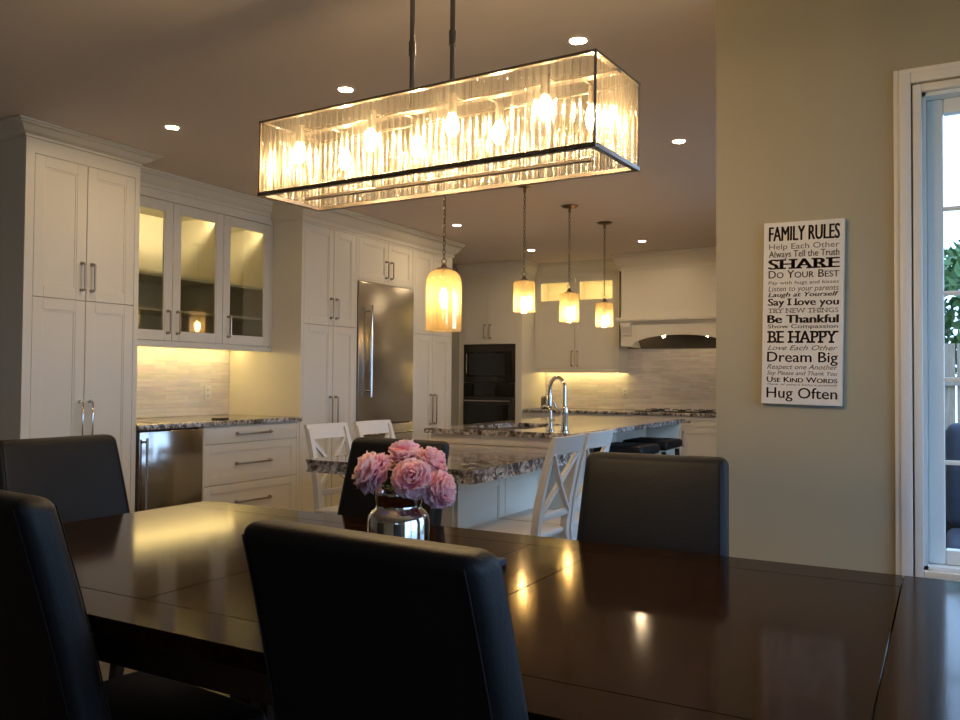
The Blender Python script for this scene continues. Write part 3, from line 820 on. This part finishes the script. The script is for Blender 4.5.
for sx in (-1, 1):
    B = MB(); B.tube([(sx * -.165, -.215 + sx * .004, .56), (0, -.243 + sx * .006, .70), (sx * .165, -.282 + sx * .004, .868)], .015, 4, square=True); B.build('cross_slat', M['white'], xc)
MB().box(-.165, .165, -.222, -.204, .535, .570, .003).build('lower_rail', M['white'], xc)
st = MB()
for sx in (-1, 1): st.tube([(sx * .182, -.215, .22), (sx * .182, .18, .22)], .011, 8)
st.tube([(-.18, 0, .22), (.18, 0, .22)], .011, 8); st.tube([(-.178, -.20, .36), (.178, -.20, .36)], .011, 8)
st.build('stretcher', M['white'], xc)
for o in (xc,): o.location = (-2.985, 3.97, 0); o.rotation_euler = (0, 0, R(-90)); o['label'] = 'white cross-back chair left of the granite table, nearer the drawer cabinet'
dup(xc, (-2.985, 4.44, 0), R(-90), 'white cross-back chair left of the granite table, in front of the steel refrigerator')
dup(xc, (-1.925, 3.83, 0), R(90), 'white cross-back chair on the right of the granite table, nearer one')
dup(xc, (-1.935, 4.27, 0), R(90), 'white cross-back chair on the right of the granite table, by the island corner')

# bar stools
bs_ = thing('bar_stool', 'black leather backless bar stool', 'stool', (0, 0, 0), 'stools under the island overhang')
t = MB(); t.box(-.19, .19, -.23, .23, .67, .745, .028, 4); t.build('seat', M['leather'], bs_)
for sx in (-1, 1):
    for sy in (-1, 1):
        MB().tube([(sx * .175, sy * .21, 0), (sx * .15, sy * .19, .66)], .022, 4, square=True).build('leg', M['dkwood'], bs_)
st = MB()
for sx in (-1, 1): st.tube([(sx * .167, -.205, .22), (sx * .167, .205, .22)], .011, 8)
st.build('footrest', M['dkwood'], bs_)
bs_.location = (-2.10, 6.05, 0); bs_['label'] = 'black bar stool under the island overhang, nearer the dining room'
dup(bs_, (-2.12, 6.74, 0), 0, 'black bar stool under the island overhang, nearer the back wall')

# ------------------------------------------------------------------ dining table
X0, X1, Y0, Y1, ZT = -2.43, .90, 1.056, 2.252, .76
dt = thing('dining_table', 'long dark espresso wooden dining table with a glossy plank top', 'table', ((X0 + X1) / 2, (Y0 + Y1) / 2, 0))
tt = MB(); g = .0005
FB = .128
seams = [X0, -1.46, -1.02, -.82, -.09, X1]
for i, (a, c) in enumerate(zip(seams[:-1], seams[1:])):
    if i == len(seams) - 2: tt.box(a + g, c, Y0, Y1, ZT - .035, ZT, .0012, 1); continue
    tt.box(a + (g if i else 0) + (0 if i else .0), c - g, Y0 + FB + g, Y1 - FB - g, ZT - .035, ZT, .0012, 1)
tt.box(X0, -.09 - g, Y0, Y0 + FB - g, ZT - .035, ZT, .0012, 1); tt.box(X0, -.09 - g, Y1 - FB + g, Y1, ZT - .035, ZT, .0012, 1)
tt.build('tabletop', M['table'], dt)
ap = MB()
ap.box(X0 + .08, X1 - .08, Y0 + .07, Y0 + .095, .64, ZT - .036); ap.box(X0 + .08, X1 - .08, Y1 - .095, Y1 - .07, .64, ZT - .036)
ap.box(X0 + .07, X0 + .095, Y0 + .07, Y1 - .07, .64, ZT - .036); ap.box(X1 - .095, X1 - .07, Y0 + .07, Y1 - .07, .64, ZT - .036)
ap.build('apron', M['dkwood'], dt)
for x in (X0 + .34, X1 - .34):
    for y in (Y0 + .11, Y1 - .11):
        MB().box(x - .05, x + .05, y - .05, y + .05, 0, ZT - .036, .006).build('leg', M['dkwood'], dt)

# ------------------------------------------------------------------ dining chairs
dcp = thing('dining_chair', 'black leather dining chair', 'chair', (0, 0, 0), 'black leather dining chairs')
def backrest():
    # local: chair faces +y, back slab centred on y=0 at the top
    t = bmesh.new()
    bmesh.ops.create_cube(t, size=1)
    z0, z1, w, th = .44, 1.0, .41, .075
    for v in t.verts:
        v.co = Vector((v.co.x * w, v.co.y * th, z0 + (v.co.z + .5) * (z1 - z0)))
    bmesh.ops.subdivide_edges(t, edges=[e for e in t.edges if abs(e.verts[0].co.z - e.verts[1].co.z) > .1], cuts=6, use_grid_fill=True)
    sel = [e for e in t.edges if len(e.link_faces) == 2 and e.calc_face_angle(0) > .5]
    bmesh.ops.bevel(t, geom=sel, offset=.026, segments=5, profile=.5, affect='EDGES')
    for v in t.verts:
        f = (1.0 - v.co.z) / .56
        v.co.x *= 1 + .10 * f
        v.co.y += .170 * f - .035 * f * f      # top leans back
    return t
B = MB(); B._merge(backrest()); bo = B.build('backrest', M['leather'], dcp, angle=60)
for sx in (-1, 1):
    for sy in (-1, 1):
        pts = []
        for k in range(12):
            z = .50 + .482 * k / 11
            f = (1 - z) / .56
            pts.append((sx * (.1885) * (1 + .10 * f), sy * .0378 + .170 * f - .035 * f * f, z))
        MB().tube(pts, .0015, 6).build('piping', M['leather'], bo)
S = MB(); S.box(-.225, .225, .10, .52, .385, .485, .03, 4); S.build('seat', M['leather'], dcp)
for sx in (-1, 1):
    MB().tube([(sx * .19, .48, 0), (sx * .19, .48, .40)], .028, 4, square=True, radii=[.022, .03]).build('leg', M['dkwood'], dcp)
    MB().tube([(sx * .19, .06, 0), (sx * .19, .135, .45)], .028, 4, square=True, radii=[.022, .03]).build('leg', M['dkwood'], dcp)
dcp.location = (-.706, .926, 0); dcp.scale = (1.05, 1, 1.008); dcp.rotation_euler = (0, 0, R(-4.5)); dcp['label'] = 'black leather dining chair seen from behind, nearest the middle of the photo'
dup(dcp, (-1.605, .925, 0), R(-6), 'black leather dining chair at the near side, cut off by the left edge')
c1 = dup(dcp, (-2.85, 1.915, 0), R(-90), 'black leather dining chair at the left end of the table in front of the pantry')
c1.scale = (1.16, 1, 1)
c2 = dup(dcp, (-1.767, 2.565, 0), R(180), 'black leather dining chair across the table behind the pink flowers')
c2.scale = (1, 1, 1)
c3 = dup(dcp, (-.764, 2.462, 0), R(180 + 5), 'black leather dining chair across the table beside the sign wall')

c3.scale = (1.03, 1, 1)
bx = MB().box(-1.03, -.958, 1.80, 1.86, ZT, ZT + .018, .003)
tag(bx.build('napkin_box', M['navy']), 'small dark blue box on the dining table behind the middle near chair', 'box')

# ------------------------------------------------------------------ vase and peonies
VX, VY = -1.14, 1.65
vs = thing('vase', 'silver mercury glass jar vase holding pink peonies on the dining table', 'vase', (VX, VY, ZT))
prof = [(0, ZT), (.066, ZT), (.072, ZT + .006), (.0735, ZT + .02), (.0735, ZT + .125), (.071, ZT + .138), (.064, ZT + .148), (.056, ZT + .154), (.0535, ZT + .160), (.0535, ZT + .166), (.0555, ZT + .168), (.0555, ZT + .186), (.057, ZT + .190), (.055, ZT + .194), (.052, ZT + .192), (.052, ZT + .15), (.068, ZT + .13), (.068, ZT + .012), (0, ZT + .01)]
MB().lathe(prof, (VX, VY, 0), 48).build('jar', M['mercury'], vs, angle=60)

def peony(c, rad, facing, seed, label, stem_to):
    rr_ = random.Random(seed)
    c = Vector(c); zax = Vector(facing).normalized()
    q = Vector((0, 0, 1)).rotation_difference(zax).to_matrix()
    t = bmesh.new(); lay = t.loops.layers.color.new('petal')
    N = 118
    for k in range(N):
        f = (k + .5) / N
        el = math.acos(1 - f * 1.62)                       # from the axis round to behind the equator
        az = k * 2.39996 + rr_.uniform(-.25, .25)
        d = Vector((math.sin(el) * math.cos(az), math.sin(el) * math.sin(az), math.cos(el)))
        side = Vector((-math.sin(az), math.cos(az), 0))
        up = side.cross(d) * -1                            # along the meridian, away from the axis
        R1 = rad * rr_.uniform(.88, 1.06) * (.92 + .10 * math.sin(el))
        wd = rad * (.22 + .22 * math.sin(el) ** 2) * rr_.uniform(.8, 1.2)
        lean = rr_.uniform(-.10, .30) * rad
        ph = rr_.uniform(0, 6.28)
        tone = rr_.uniform(0, 1)
        nu, nv = 6, 6
        grid = []
        for i in range(nu + 1):
            u = i / nu
            row = []
            for j in range(nv + 1):
                v = j / nv * 2 - 1
                wv = wd * (.25 + .75 * math.sin(PI * .5 * min(1, u * 1.25))) * (1 if u < .84 else .88)
                rr2 = R1 * (.30 + .70 * u) - R1 * .16 * (v * v) * u
                ruff = .045 * rad * u * u * math.sin(v * 6 + ph) + rr_.uniform(-.012, .012) * rad * u
                bend = up * (lean * u * u - .16 * rad * u * (1 - v * v) + ruff)
                notch = (.07 * rad * abs(math.sin(v * 4 + ph)) if i == nu else 0)
                row.append(t.verts.new(c + q @ (d * (rr2 - notch) + side * (v * wv) + bend)))
            grid.append(row)
        for i in range(nu):
            for j in range(nv):
                fc_ = t.faces.new((grid[i][j], grid[i + 1][j], grid[i + 1][j + 1], grid[i][j + 1]))
                for l, (a_, b_) in zip(fc_.loops, ((i, j), (i + 1, j), (i + 1, j + 1), (i, j + 1))):
                    kx = (a_ / nu) ** 1.1
                    deep = (.94, .46, .58) if tone < .35 else (.96, .70, .77)
                    tip = (.98, .91, .93) if tone > .3 else (.97, .83, .88)
                    l[lay] = tuple(deep[m_] + (tip[m_] - deep[m_]) * kx for m_ in range(3)) + (1,)
    bl = MB(); bl._merge(t)
    o = bl.build('peony', M['petal'], None, angle=180, origin=c)
    tag(o, label, 'flower', 'pink peonies in the silver vase')
    st = MB()
    s0 = c - zax * rad * .35
    st.tube([s0, s0 * .5 + Vector(stem_to) * .5 + Vector((0, 0, .012)), Vector(stem_to), Vector((VX + (stem_to[0] - VX) * .4, VY + (stem_to[1] - VY) * .4, ZT + .03))], .003, 6)
    st.build('stem', M['leaf'], o)
    # sepals/leaf
    lf = MB()
    for k in range(2):
        a = rr_.uniform(0, 6.28)
        d = Vector((math.cos(a), math.sin(a), 0)); w = Vector((-d.y, d.x, 0)) * .012
        p0 = Vector(stem_to) + Vector((0, 0, .012))
        tmp = bmesh.new()
        A = [tmp.verts.new(p) for p in (p0, p0 + d * .02 + w + Vector((0, 0, .012)), p0 + d * .045 + Vector((0, 0, .012)), p0 + d * .02 - w + Vector((0, 0, .012)))]
        B_ = [tmp.verts.new(v.co + Vector((0, 0, -.001))) for v in A]
        tmp.faces.new(A); tmp.faces.new(list(reversed(B_)))
        for i in range(4): tmp.faces.new((A[i], B_[i], B_[(i + 1) % 4], A[(i + 1) % 4]))
        lf._merge(tmp)
    lf.build('leaf', M['leaf'], o)
    return o
cv = Vector((.488, -.873, 0)) * -1     # towards far side
RT = Vector((.873, .488, 0))           # screen right
def FP(r, z, toward): return Vector((VX, VY, z)) + RT * r - cv * toward * -1 if False else Vector((VX, VY, z)) + RT * r + Vector((.488, -.873, 0)) * toward
peony(FP(-.060, 1.000, .02), .054, (-.55, -.55, .55), 1, 'pink peony drooping to the left of the vase', (VX - .025, VY - .005, ZT + .18))
peony(FP(.010, 1.030, -.035), .050, (.0, .1, 1), 2, 'pink peony at the top and back of the bunch', (VX, VY + .02, ZT + .18))
peony(FP(.036, .990, .05), .050, (.35, -.85, .45), 3, 'pink peony facing forward in the middle of the bunch', (VX + .01, VY - .025, ZT + .18))
peony(FP(.072, 1.016, -.02), .046, (.7, .2, .7), 4, 'pink peony at the upper right of the bunch, half hidden', (VX + .03, VY + .01, ZT + .18))
peony(FP(.096, .962, .03), .047, (.85, .1, .15), 5, 'pink peony hanging lowest at the right of the vase', (VX + .035, VY, ZT + .18))

# ------------------------------------------------------------------ chandelier
CX0, CX1, CY0, CY1, CZ0, CZ1 = -1.523, -.582, 1.538, 1.766, 1.680, 1.872
ch = thing('chandelier', 'long rectangular crystal rod chandelier glowing over the dining table', 'chandelier', ((CX0 + CX1) / 2, (CY0 + CY1) / 2, CZ0))
fr = MB()
def rect(z0, z1, w, ins=0.):
    a0, a1, c0, c1 = CX0 + ins, CX1 - ins, CY0 + ins, CY1 - ins
    fr.box(a0, a1, c0, c0 + w, z0, z1, .001, 1); fr.box(a0, a1, c1 - w, c1, z0, z1, .001, 1)
    fr.box(a0, a0 + w, c0 + w, c1 - w, z0, z1, .001, 1); fr.box(a1 - w, a1, c0 + w, c1 - w, z0, z1, .001, 1)
rect(CZ1 - .006, CZ1, .013)
rect(CZ0, CZ0 + .010, .013)
for x in (CX0 + .004, CX1 - .004):
    for y in (CY0 + .004, CY1 - .004): fr.cyl((x, y, CZ0 + .008), (x, y, CZ1 - .004), .003, 8)
xm, ym = (CX0 + CX1) / 2, (CY0 + CY1) / 2
fr.box(CX0 + .002, CX1 - .002, ym - .012, ym + .012, CZ1 - .012, CZ1 - .004, .001, 1)
fr.build('frame', M['frametone'], ch)
MB().box(CX0 + .06, CX1 - .06, ym - .006, ym + .006, CZ0 + .004, CZ0 + .012, .001, 1).build('light_rail', M['frametone'], ch)
for x in (-1.118, -1.0):
    r_ = MB(); r_.cyl((x, ym, CZ1 - .006), (x, ym, CEIL - .02), .006, 12); r_.cyl((x, ym, 2.0), (x, ym, 2.035), .0085, 12); r_.cyl((x, ym, 2.30), (x, ym, 2.335), .0085, 12)
    r_.build('hanging_rod', M['darksteel'], ch)
MB().box(-1.21, -.908, ym - .06, ym + .06, CEIL - .022, CEIL, .004).build('canopy', M['nickel'], ch)
for i in range(4):
    for s in (-1, 1):
        x = CX0 + .115 + i * (CX1 - CX0 - .23) / 3 + s * .03; y = ym + s * .052
        sk_ = MB(); sk_.cyl((x, y, CZ1 - .05), (x, y, CZ1 - .008), .010, 10); sk_.tube([(x, y, CZ1 - .010), (x, ym, CZ1 - .008)], .004, 6)
        so = sk_.build('socket', M['nickel'], ch)
        MB().lathe([(0, CZ1 - .105), (.007, CZ1 - .103), (.014, CZ1 - .092), (.016, CZ1 - .080), (.013, CZ1 - .062), (.008, CZ1 - .051), (0, CZ1 - .050)], (x, y, 0), 14).build('bulb', M['envelope'], so)
        MB().lathe([(0, CZ1 - .096), (.003, CZ1 - .094), (.004, CZ1 - .080), (.003, CZ1 - .066), (0, CZ1 - .064)], (x, y, 0), 8).build('filament', M['bulb'], so)
rods = []
nl, ns = 54, 15
for k in range(nl): rods.append((CX0 + .012 + (CX1 - CX0 - .024) * k / (nl - 1), CY0 + .0065))
for k in range(ns): rods.append((CX1 - .0065, CY0 + .02 + (CY1 - CY0 - .04) * k / (ns - 1)))
far = [(CX0 + .012 + (CX1 - CX0 - .024) * k / (nl - 1), CY1 - .0065) for k in range(nl)]
lft = [(CX0 + .0065, CY0 + .02 + (CY1 - CY0 - .04) * k / (ns - 1)) for k in range(ns)]
rods += lft; rods += far[-16:]
far = far[:-16]
def rod_mesh(x, y, b, a0):
    z0, z1 = CZ0 + .010, CZ1 - .006
    r_ = .0070
    # three-sided crystal bar with softened edges
    pts = []
    for k in range(10):
        a = a0 + k * 2 * PI / 10
        q = r_ * (1 + .10 * math.cos(3 * (a - a0)))
        pts.append((x + q * math.cos(a), y + q * math.sin(a)))
    b.prism(pts, 'z', z0, z1)
for (x, y) in rods:
    b = MB(); rod_mesh(x, y, b, rng.uniform(0, 6.28)); b.build('crystal_rod', M['crystal'], ch, angle=50)
b = MB()
for (x, y) in far: rod_mesh(x, y, b, rng.uniform(0, 6.28))
o = b.build('crystal_rod', M['crystal'], ch, angle=50); o['kind'] = 'stuff'
ch.rotation_euler = (0, R(.55), R(-3.5))
for c_ in ch.children:
    if c_.name.startswith(('hanging_rod', 'canopy')): c_.rotation_euler = (0, R(-.55), 0)      # the rods hang plumb

# ------------------------------------------------------------------ pendants
def pendant(x, y, zb, zt, r, label, big):
    p = thing('pendant_lamp', label, 'lamp', (x, y, zb), 'amber glass pendants over the island' )
    h = zt - zb
    if big:
        pr = [(r * .98, zb), (r, zb + .01), (r, zb + h * .76), (r * .97, zb + h * .85), (r * .86, zb + h * .93), (r * .66, zb + h * .98), (r * .40, zt), (r * .38, zt - .004)]
    else:
        pr = [(r * .98, zb), (r, zb + .008), (r, zb + h * .90), (r * .97, zb + h * .96), (r * .88, zt - .002), (r * .40, zt), (r * .38, zt - .004)]
    th = .004
    full = pr + [(a - th, z - (th if z > zt - h * .2 else 0)) for a, z in reversed(pr[:-2])]
    MB().lathe(full, (x, y, 0), 32, close=True).build('glass_shade', M['amber'], p, angle=60)
    c = MB(); c.lathe([(0, zt - .03), (.016, zt - .03), (.018, zt - .004), (r * .42, zt + .002), (r * .42, zt + .010), (.02, zt + .014), (.014, zt + .03), (.006, zt + .04), (0, zt + .04)], (x, y, 0), 20)
    c.lathe([(0, zt - .11), (.015, zt - .11), (.016, zt - .03), (0, zt - .03)], (x, y, 0), 14)
    c.build('cap', M['bronze'], p)
    bz = zt - .11
    MB().lathe([(0, bz - .10), (.012, bz - .095), (.022, bz - .07), (.024, bz - .05), (.018, bz - .02), (.012, bz), (0, bz)], (x, y, 0), 16).build('bulb', M['pbulb'], p)
    chn = MB(); z = zt + .038; k = 0
    ringr = .016
    chn.tube([(x + ringr * math.cos(a * PI / 6), y, zt + .052 + ringr * math.sin(a * PI / 6)) for a in range(12)], .003, 6, closed=True)
    z = zt + .064
    while z < CEIL - .05:
        ll = .034
        pts = []
        for a in range(10):
            t = a * 2 * PI / 10; u = .0085 * math.cos(t); v = ll / 2 * math.sin(t)
            pts.append((x + (u if k % 2 else 0), y + (0 if k % 2 else u), z + ll / 2 + v))
        chn.tube(pts, .0026, 5, closed=True); z += ll - .0075; k += 1
    chn.build('chain', M['bronze'], p)
    MB().lathe([(0, CEIL - .055), (.010, CEIL - .055), (.012, CEIL - .022), (.05, CEIL - .016), (.066, CEIL - .006), (.066, CEIL), (0, CEIL)], (x, y, 0), 24).build('canopy', M['bronze'], p)
pendant(-2.60, 4.21, 1.511, 1.874, .107, 'largest amber glass pendant hanging over the granite breakfast table', True)
pendant(-2.60, 5.29, 1.705, 1.922, .078, 'small amber glass pendant over the near part of the island, second from left', False)
pendant(-2.60, 6.10, 1.688, 1.915, .079, 'small amber glass pendant over the middle of the island, third from left', False)
pendant(-2.60, 6.88, 1.694, 1.905, .078, 'small amber glass pendant at the far end of the island, nearest the hood', False)

# ------------------------------------------------------------------ recessed lights
for x, y, lab in ((-3.73, 3.167, 'recessed ceiling light nearest the pantry cabinet'), (-2.50, 3.14, 'recessed ceiling light above the left half of the chandelier'),
                  (-1.30, 3.13, 'recessed ceiling light above the right end of the chandelier'), (-1.336, 4.73, 'recessed ceiling light right of the chandelier near the sign wall'),
                  (-3.815, 6.39, 'recessed ceiling light in front of the refrigerator'), (-3.84, 7.98, 'recessed ceiling light in front of the oven cabinet'),
                  (-2.615, 7.956, 'recessed ceiling light in front of the range hood')):
    l = thing('recessed_light', lab, 'ceiling light', (x, y, CEIL - .012), 'recessed kitchen ceiling lights')
    MB().lathe([(.033, CEIL - .003), (.035, CEIL - .005), (.046, CEIL - .003), (.048, CEIL - .0005), (.033, CEIL - .0005)], (x, y, 0), 28, close=True).build('trim_ring', M['ceil'], l)
    MB().lathe([(0, CEIL - .004), (.0325, CEIL - .004), (.0325, CEIL - .001), (0, CEIL - .001)], (x, y, 0), 24).build('lens', M['can'], l)

# ------------------------------------------------------------------ wall sign
SX0, SX1, SZ0, SZ1 = -.5535, -.2975, 1.145, 1.766
sg = thing('wall_sign', 'white canvas sign of family rules in dark lettering on the greige wall', 'sign', ((SX0 + SX1) / 2, SY - .001, SZ0))
MB().box(SX0, SX1, SY - .026, SY - .001, SZ0, SZ1, .002, 1).build('board', M['signwhite'], sg)
SERIF = {'H': ((.0, 0), (.0, 1), (1, 0), (1, 1)), 'A': ((.0, 0), (1, 0)), 'R': ((.05, 0), (.05, 1), (.95, 0)), 'E': ((.05, 0), (.05, 1)), 'B': ((.05, 0), (.05, 1)), 'P': ((.08, 0), (.08, 1)), 'Y': ((.5, 0), (.0, 1), (1, 1)), 'T': ((.5, 0),), 'N': ((.03, 0), (.03, 1), (.97, 1)), 'W': ((.0, 1), (1, 1)), 'I': ((.5, 0), (.5, 1)), 'l': ((.5, 0),)}
def text_line(txt, zb, zt, u0, u1, bold=0., shear=0., serif=False, smallcaps=False, mat='ink'):
    cu = bpy.data.curves.new('lettering', 'FONT')
    body = txt
    cu.body = body; cu.size = 1; cu.shear = shear; cu.resolution_u = 3; cu.extrude = .0
    if smallcaps:
        cu.small_caps_scale = .78
        for i, chh in enumerate(body):
            if chh.islower(): cu.body_format[i].use_small_caps = True
    ob = bpy.data.objects.new('tmp_text', cu); COL.objects.link(ob)
    bpy.context.view_layer.update()
    dg = bpy.context.evaluated_depsgraph_get()
    me = bpy.data.meshes.new_from_object(ob.evaluated_get(dg))
    bpy.data.objects.remove(ob)
    t = bmesh.new(); t.from_mesh(me); bpy.data.meshes.remove(me)
    xs = [v.co.x for v in t.verts]; ys = [v.co.y for v in t.verts]
    x0, x1 = min(xs), max(xs)
    # cap height: from the baseline to the tallest letter
    base = 0; capt = max(ys)
    sc = (u1 - u0) / (x1 - x0); sz = (zt - zb) / (capt - base)
    if serif:
        # slab feet on the letter stems, letter by letter (islands sorted by x)
        seen = set(); isl = []
        for f in t.faces:
            if f in seen: continue
            stack = [f]; seen.add(f); comp = []
            while stack:
                g_ = stack.pop(); comp.append(g_)
                for e in g_.edges:
                    for h in e.link_faces:
                        if h not in seen: seen.add(h); stack.append(h)
            vx = [v.co.x for g_ in comp for v in g_.verts]; vy = [v.co.y for g_ in comp for v in g_.verts]
            isl.append((min(vx), max(vx), min(vy), max(vy)))
        isl.sort(); letters = [c for c in txt if c != ' ']
        if len(isl) == len(letters):
            sw, sh = .15, .10
            for (a, c, d0, d1), L in zip(isl, letters):
                for px_, top in SERIF.get(L, ()):
                    cxx = a + (c - a) * (.09 + .82 * px_)
                    yy0 = d1 - sh if top else d0
                    q = [t.verts.new(p) for p in ((cxx - sw, yy0, 0), (cxx + sw, yy0, 0), (cxx + sw, yy0 + sh, 0), (cxx - sw, yy0 + sh, 0))]
                    t.faces.new(q)
            xs = [v.co.x for v in t.verts]; x0, x1 = min(xs), max(xs); sc = (u1 - u0) / (x1 - x0)
    for v in t.verts:
        v.co = Vector((u0 + (v.co.x - x0) * sc, SY - .0265, zb + (v.co.y - base) * sz))
    if bold > 0:
        src = list(t.faces)
        for kx in (-1, 1):
            d_ = bmesh.ops.duplicate(t, geom=src)
            for e in d_['geom']:
                if isinstance(e, bmesh.types.BMVert): e.co.x += kx * bold * .9 * sz
    ext = bmesh.ops.extrude_face_region(t, geom=list(t.faces))
    for e in ext['geom']:
        if isinstance(e, bmesh.types.BMVert): e.co.y -= .0006
    bmesh.ops.recalc_face_normals(t, faces=t.faces)
    b = MB(); b._merge(t)
    return b.build('lettering', M[mat], sg, angle=20)
Hs = SZ1 - SZ0
def zpx(y): return SZ1 - (y - 221.5) / 183.0 * Hs          # rows measured down the board
ua, ub = SX0 + .018, SX1 - .015
for row in (('FAMILY RULES', 226, 240.5, .022, 0, False, False, 'ink'), ('Help Each Other', 243.5, 249, -.002, 0, False, False, 'ink2'), ('Always Tell the Truth', 250.5, 257.0, .008, 0, False, False, 'ink2'),
            ('SHARE', 259, 269, .055, 0, True, False, 'ink'), ('Do Your Best', 270.5, 278, .006, 0, False, True, 'ink'), ('Pay with hugs and kisses', 281, 284.3, 0, .1, False, False, 'ink2'),
            ('Listen to your parents', 286.0, 291.2, -.006, .2, False, False, 'ink2'), ('Laugh at Yourself', 292.4, 296.8, .03, .25, False, False, 'ink'), ('Say I love you', 298.5, 305.5, .035, 0, True, False, 'ink'),
            ('TRY NEW THINGS', 308.5, 313, .0, 0, True, False, 'ink2'), ('Be Thankful', 315, 323, .055, 0, False, False, 'ink'), ('Show Compassion', 324.5, 328.3, .01, 0, False, False, 'ink2'),
            ('BE HAPPY', 331, 343, .022, 0, True, False, 'ink'), ('Love Each Other', 345.3, 350.2, .0, .4, False, False, 'ink2'), ('Dream Big', 352, 362, .010, 0, False, False, 'ink'),
            ('Respect one Another', 364.4, 369.2, -.006, .3, False, False, 'ink2'), ('Say Please and Thank You', 371, 375.0, -.006, .3, False, False, 'ink2'), ('Use Kind Words', 377, 382.2, .02, 0, False, True, 'ink'),
            ('Think of others before yourself', 383.6, 385.4, -.004, .2, False, False, 'ink2'), ('Hug Often', 387.5, 398, .008, 0, False, False, 'ink')):
    text_line(row[0], zpx(row[2]), zpx(row[1]), ua, ub, row[3], row[4], row[5], row[6], row[7])

sg.rotation_euler = (0, R(1.0), 0)      # hangs a touch crooked

# ------------------------------------------------------------------ outdoors beyond the window
dk = MB()
for k in range(60):
    y = 3.2 + k * .145
    dk.box(-.28, 5.0, y, y + .14, -.18, -.15)
struct(dk.build('floor_deck', M['deck']))
so = thing('patio_sofa', 'slate blue patio sofa on the deck outside the window', 'sofa', (.75, 4.7, -.15))
MB().box(-.02, 1.62, 4.32, 5.05, -.15, .30, .02).build('frame', M['wicker'], so)
MB().box(-.02, 1.62, 4.98, 5.12, .30, .98, .02).build('back_frame', M['wicker'], so)
for k in range(2):
    MB().box(.0 + k * .81, .79 + k * .81, 4.28, 4.86, .31, .50, .04, 3).build('seat_cushion', M['navy'], so)
    MB().box(.0 + k * .81, .79 + k * .81, 4.80, 4.98, .50, 1.02, .05, 3).build('back_cushion', M['navy'], so)
fn = thing('garden_fence', 'weathered wooden fence behind the patio outside the window', 'fence', (1.0, 9.5, -.15))
f = MB()
for k in range(44): f.box(-1.5 + k * .16, -1.5 + k * .16 + .145, 9.48, 9.50, -.15, 1.62)
f.build('board_panel', M['fencewood'], fn)
for k in range(4): MB().box(-1.1 + k * 1.9, -1.0 + k * 1.9, 9.42, 9.52, -.15, 1.72).build('post', M['fencewood'], fn)
MB().box(-1.5, 5.54, 9.44, 9.47, 1.2, 1.29).box(-1.5, 5.54, 9.44, 9.47, .2, .29).build('rail', M['fencewood'], fn)
tr = thing('garden_tree', 'leafy green tree beyond the fence outside the window', 'tree', (.7, 12.5, -.15))
MB().tube([(.7, 12.5, -.15), (.72, 12.5, 1.4), (.65, 12.45, 2.4)], .12, 10, radii=[.15, .12, .07]).build('trunk', M['bark'], tr)
lf = bmesh.new()
for k in range(2600):
    d = Vector((rng.gauss(0, 1), rng.gauss(0, 1), rng.gauss(0, 1))).normalized() * rng.uniform(.55, 1.0)
    p = Vector((.7, 12.5, 2.15)) + Vector((d.x * 1.5, d.y * 1.3, d.z * 1.0))
    a = Vector((rng.uniform(-1, 1), rng.uniform(-1, 1), rng.uniform(-1, 1))).normalized() * .09
    b_ = a.cross(Vector((rng.uniform(-1, 1), rng.uniform(-1, 1), rng.uniform(-1, 1)))).normalized() * .05
    lf.faces.new([lf.verts.new(q) for q in (p - a, p + b_, p + a, p - b_)])
bl = MB(); bl._merge(lf); bl.build('foliage', M['foliage'], tr)
struct(MB().box(-8, 10, -20, 30, -.4, -.19).build('ground', M['foliage']))

# ------------------------------------------------------------------ sky, camera, view
w = bpy.data.worlds.new('evening sky'); scene.world = w; w.use_nodes = True
bg = w.node_tree.nodes['Background']
bg.inputs['Color'].default_value = (.43, .66, 1.0, 1)
bg.inputs['Strength'].default_value = 3.8

cam = bpy.data.cameras.new('camera'); co = bpy.data.objects.new('camera', cam); COL.objects.link(co)
yaw, pit, rol = R(29.1726), R(1.3952), R(.4127)
f_ = Vector((-math.sin(yaw) * math.cos(pit), math.cos(yaw) * math.cos(pit), math.sin(pit)))
r0 = Vector((math.cos(yaw), math.sin(yaw), 0)); u0 = r0.cross(f_)
r2 = math.cos(rol) * r0 + math.sin(rol) * u0; u2 = -math.sin(rol) * r0 + math.cos(rol) * u0
co.matrix_world = Matrix(((r2.x, u2.x, -f_.x, 0), (r2.y, u2.y, -f_.y, 0), (r2.z, u2.z, -f_.z, 1.22), (0, 0, 0, 1)))
cam.sensor_fit = 'HORIZONTAL'; cam.sensor_width = 36; cam.lens = 833.82 / 960 * 36
cam.clip_start = .02
scene.camera = co
vs_ = scene.view_settings
vs_.view_transform = 'Standard'; vs_.look = 'None'; vs_.gamma = 1; vs_.use_curve_mapping = False
vs_.exposure = 0.3
scene.cycles.use_denoising = True
scene.cycles.max_bounces = 10
scene.cycles.transparent_max_bounces = 32
scene.cycles.sample_clamp_indirect = 4
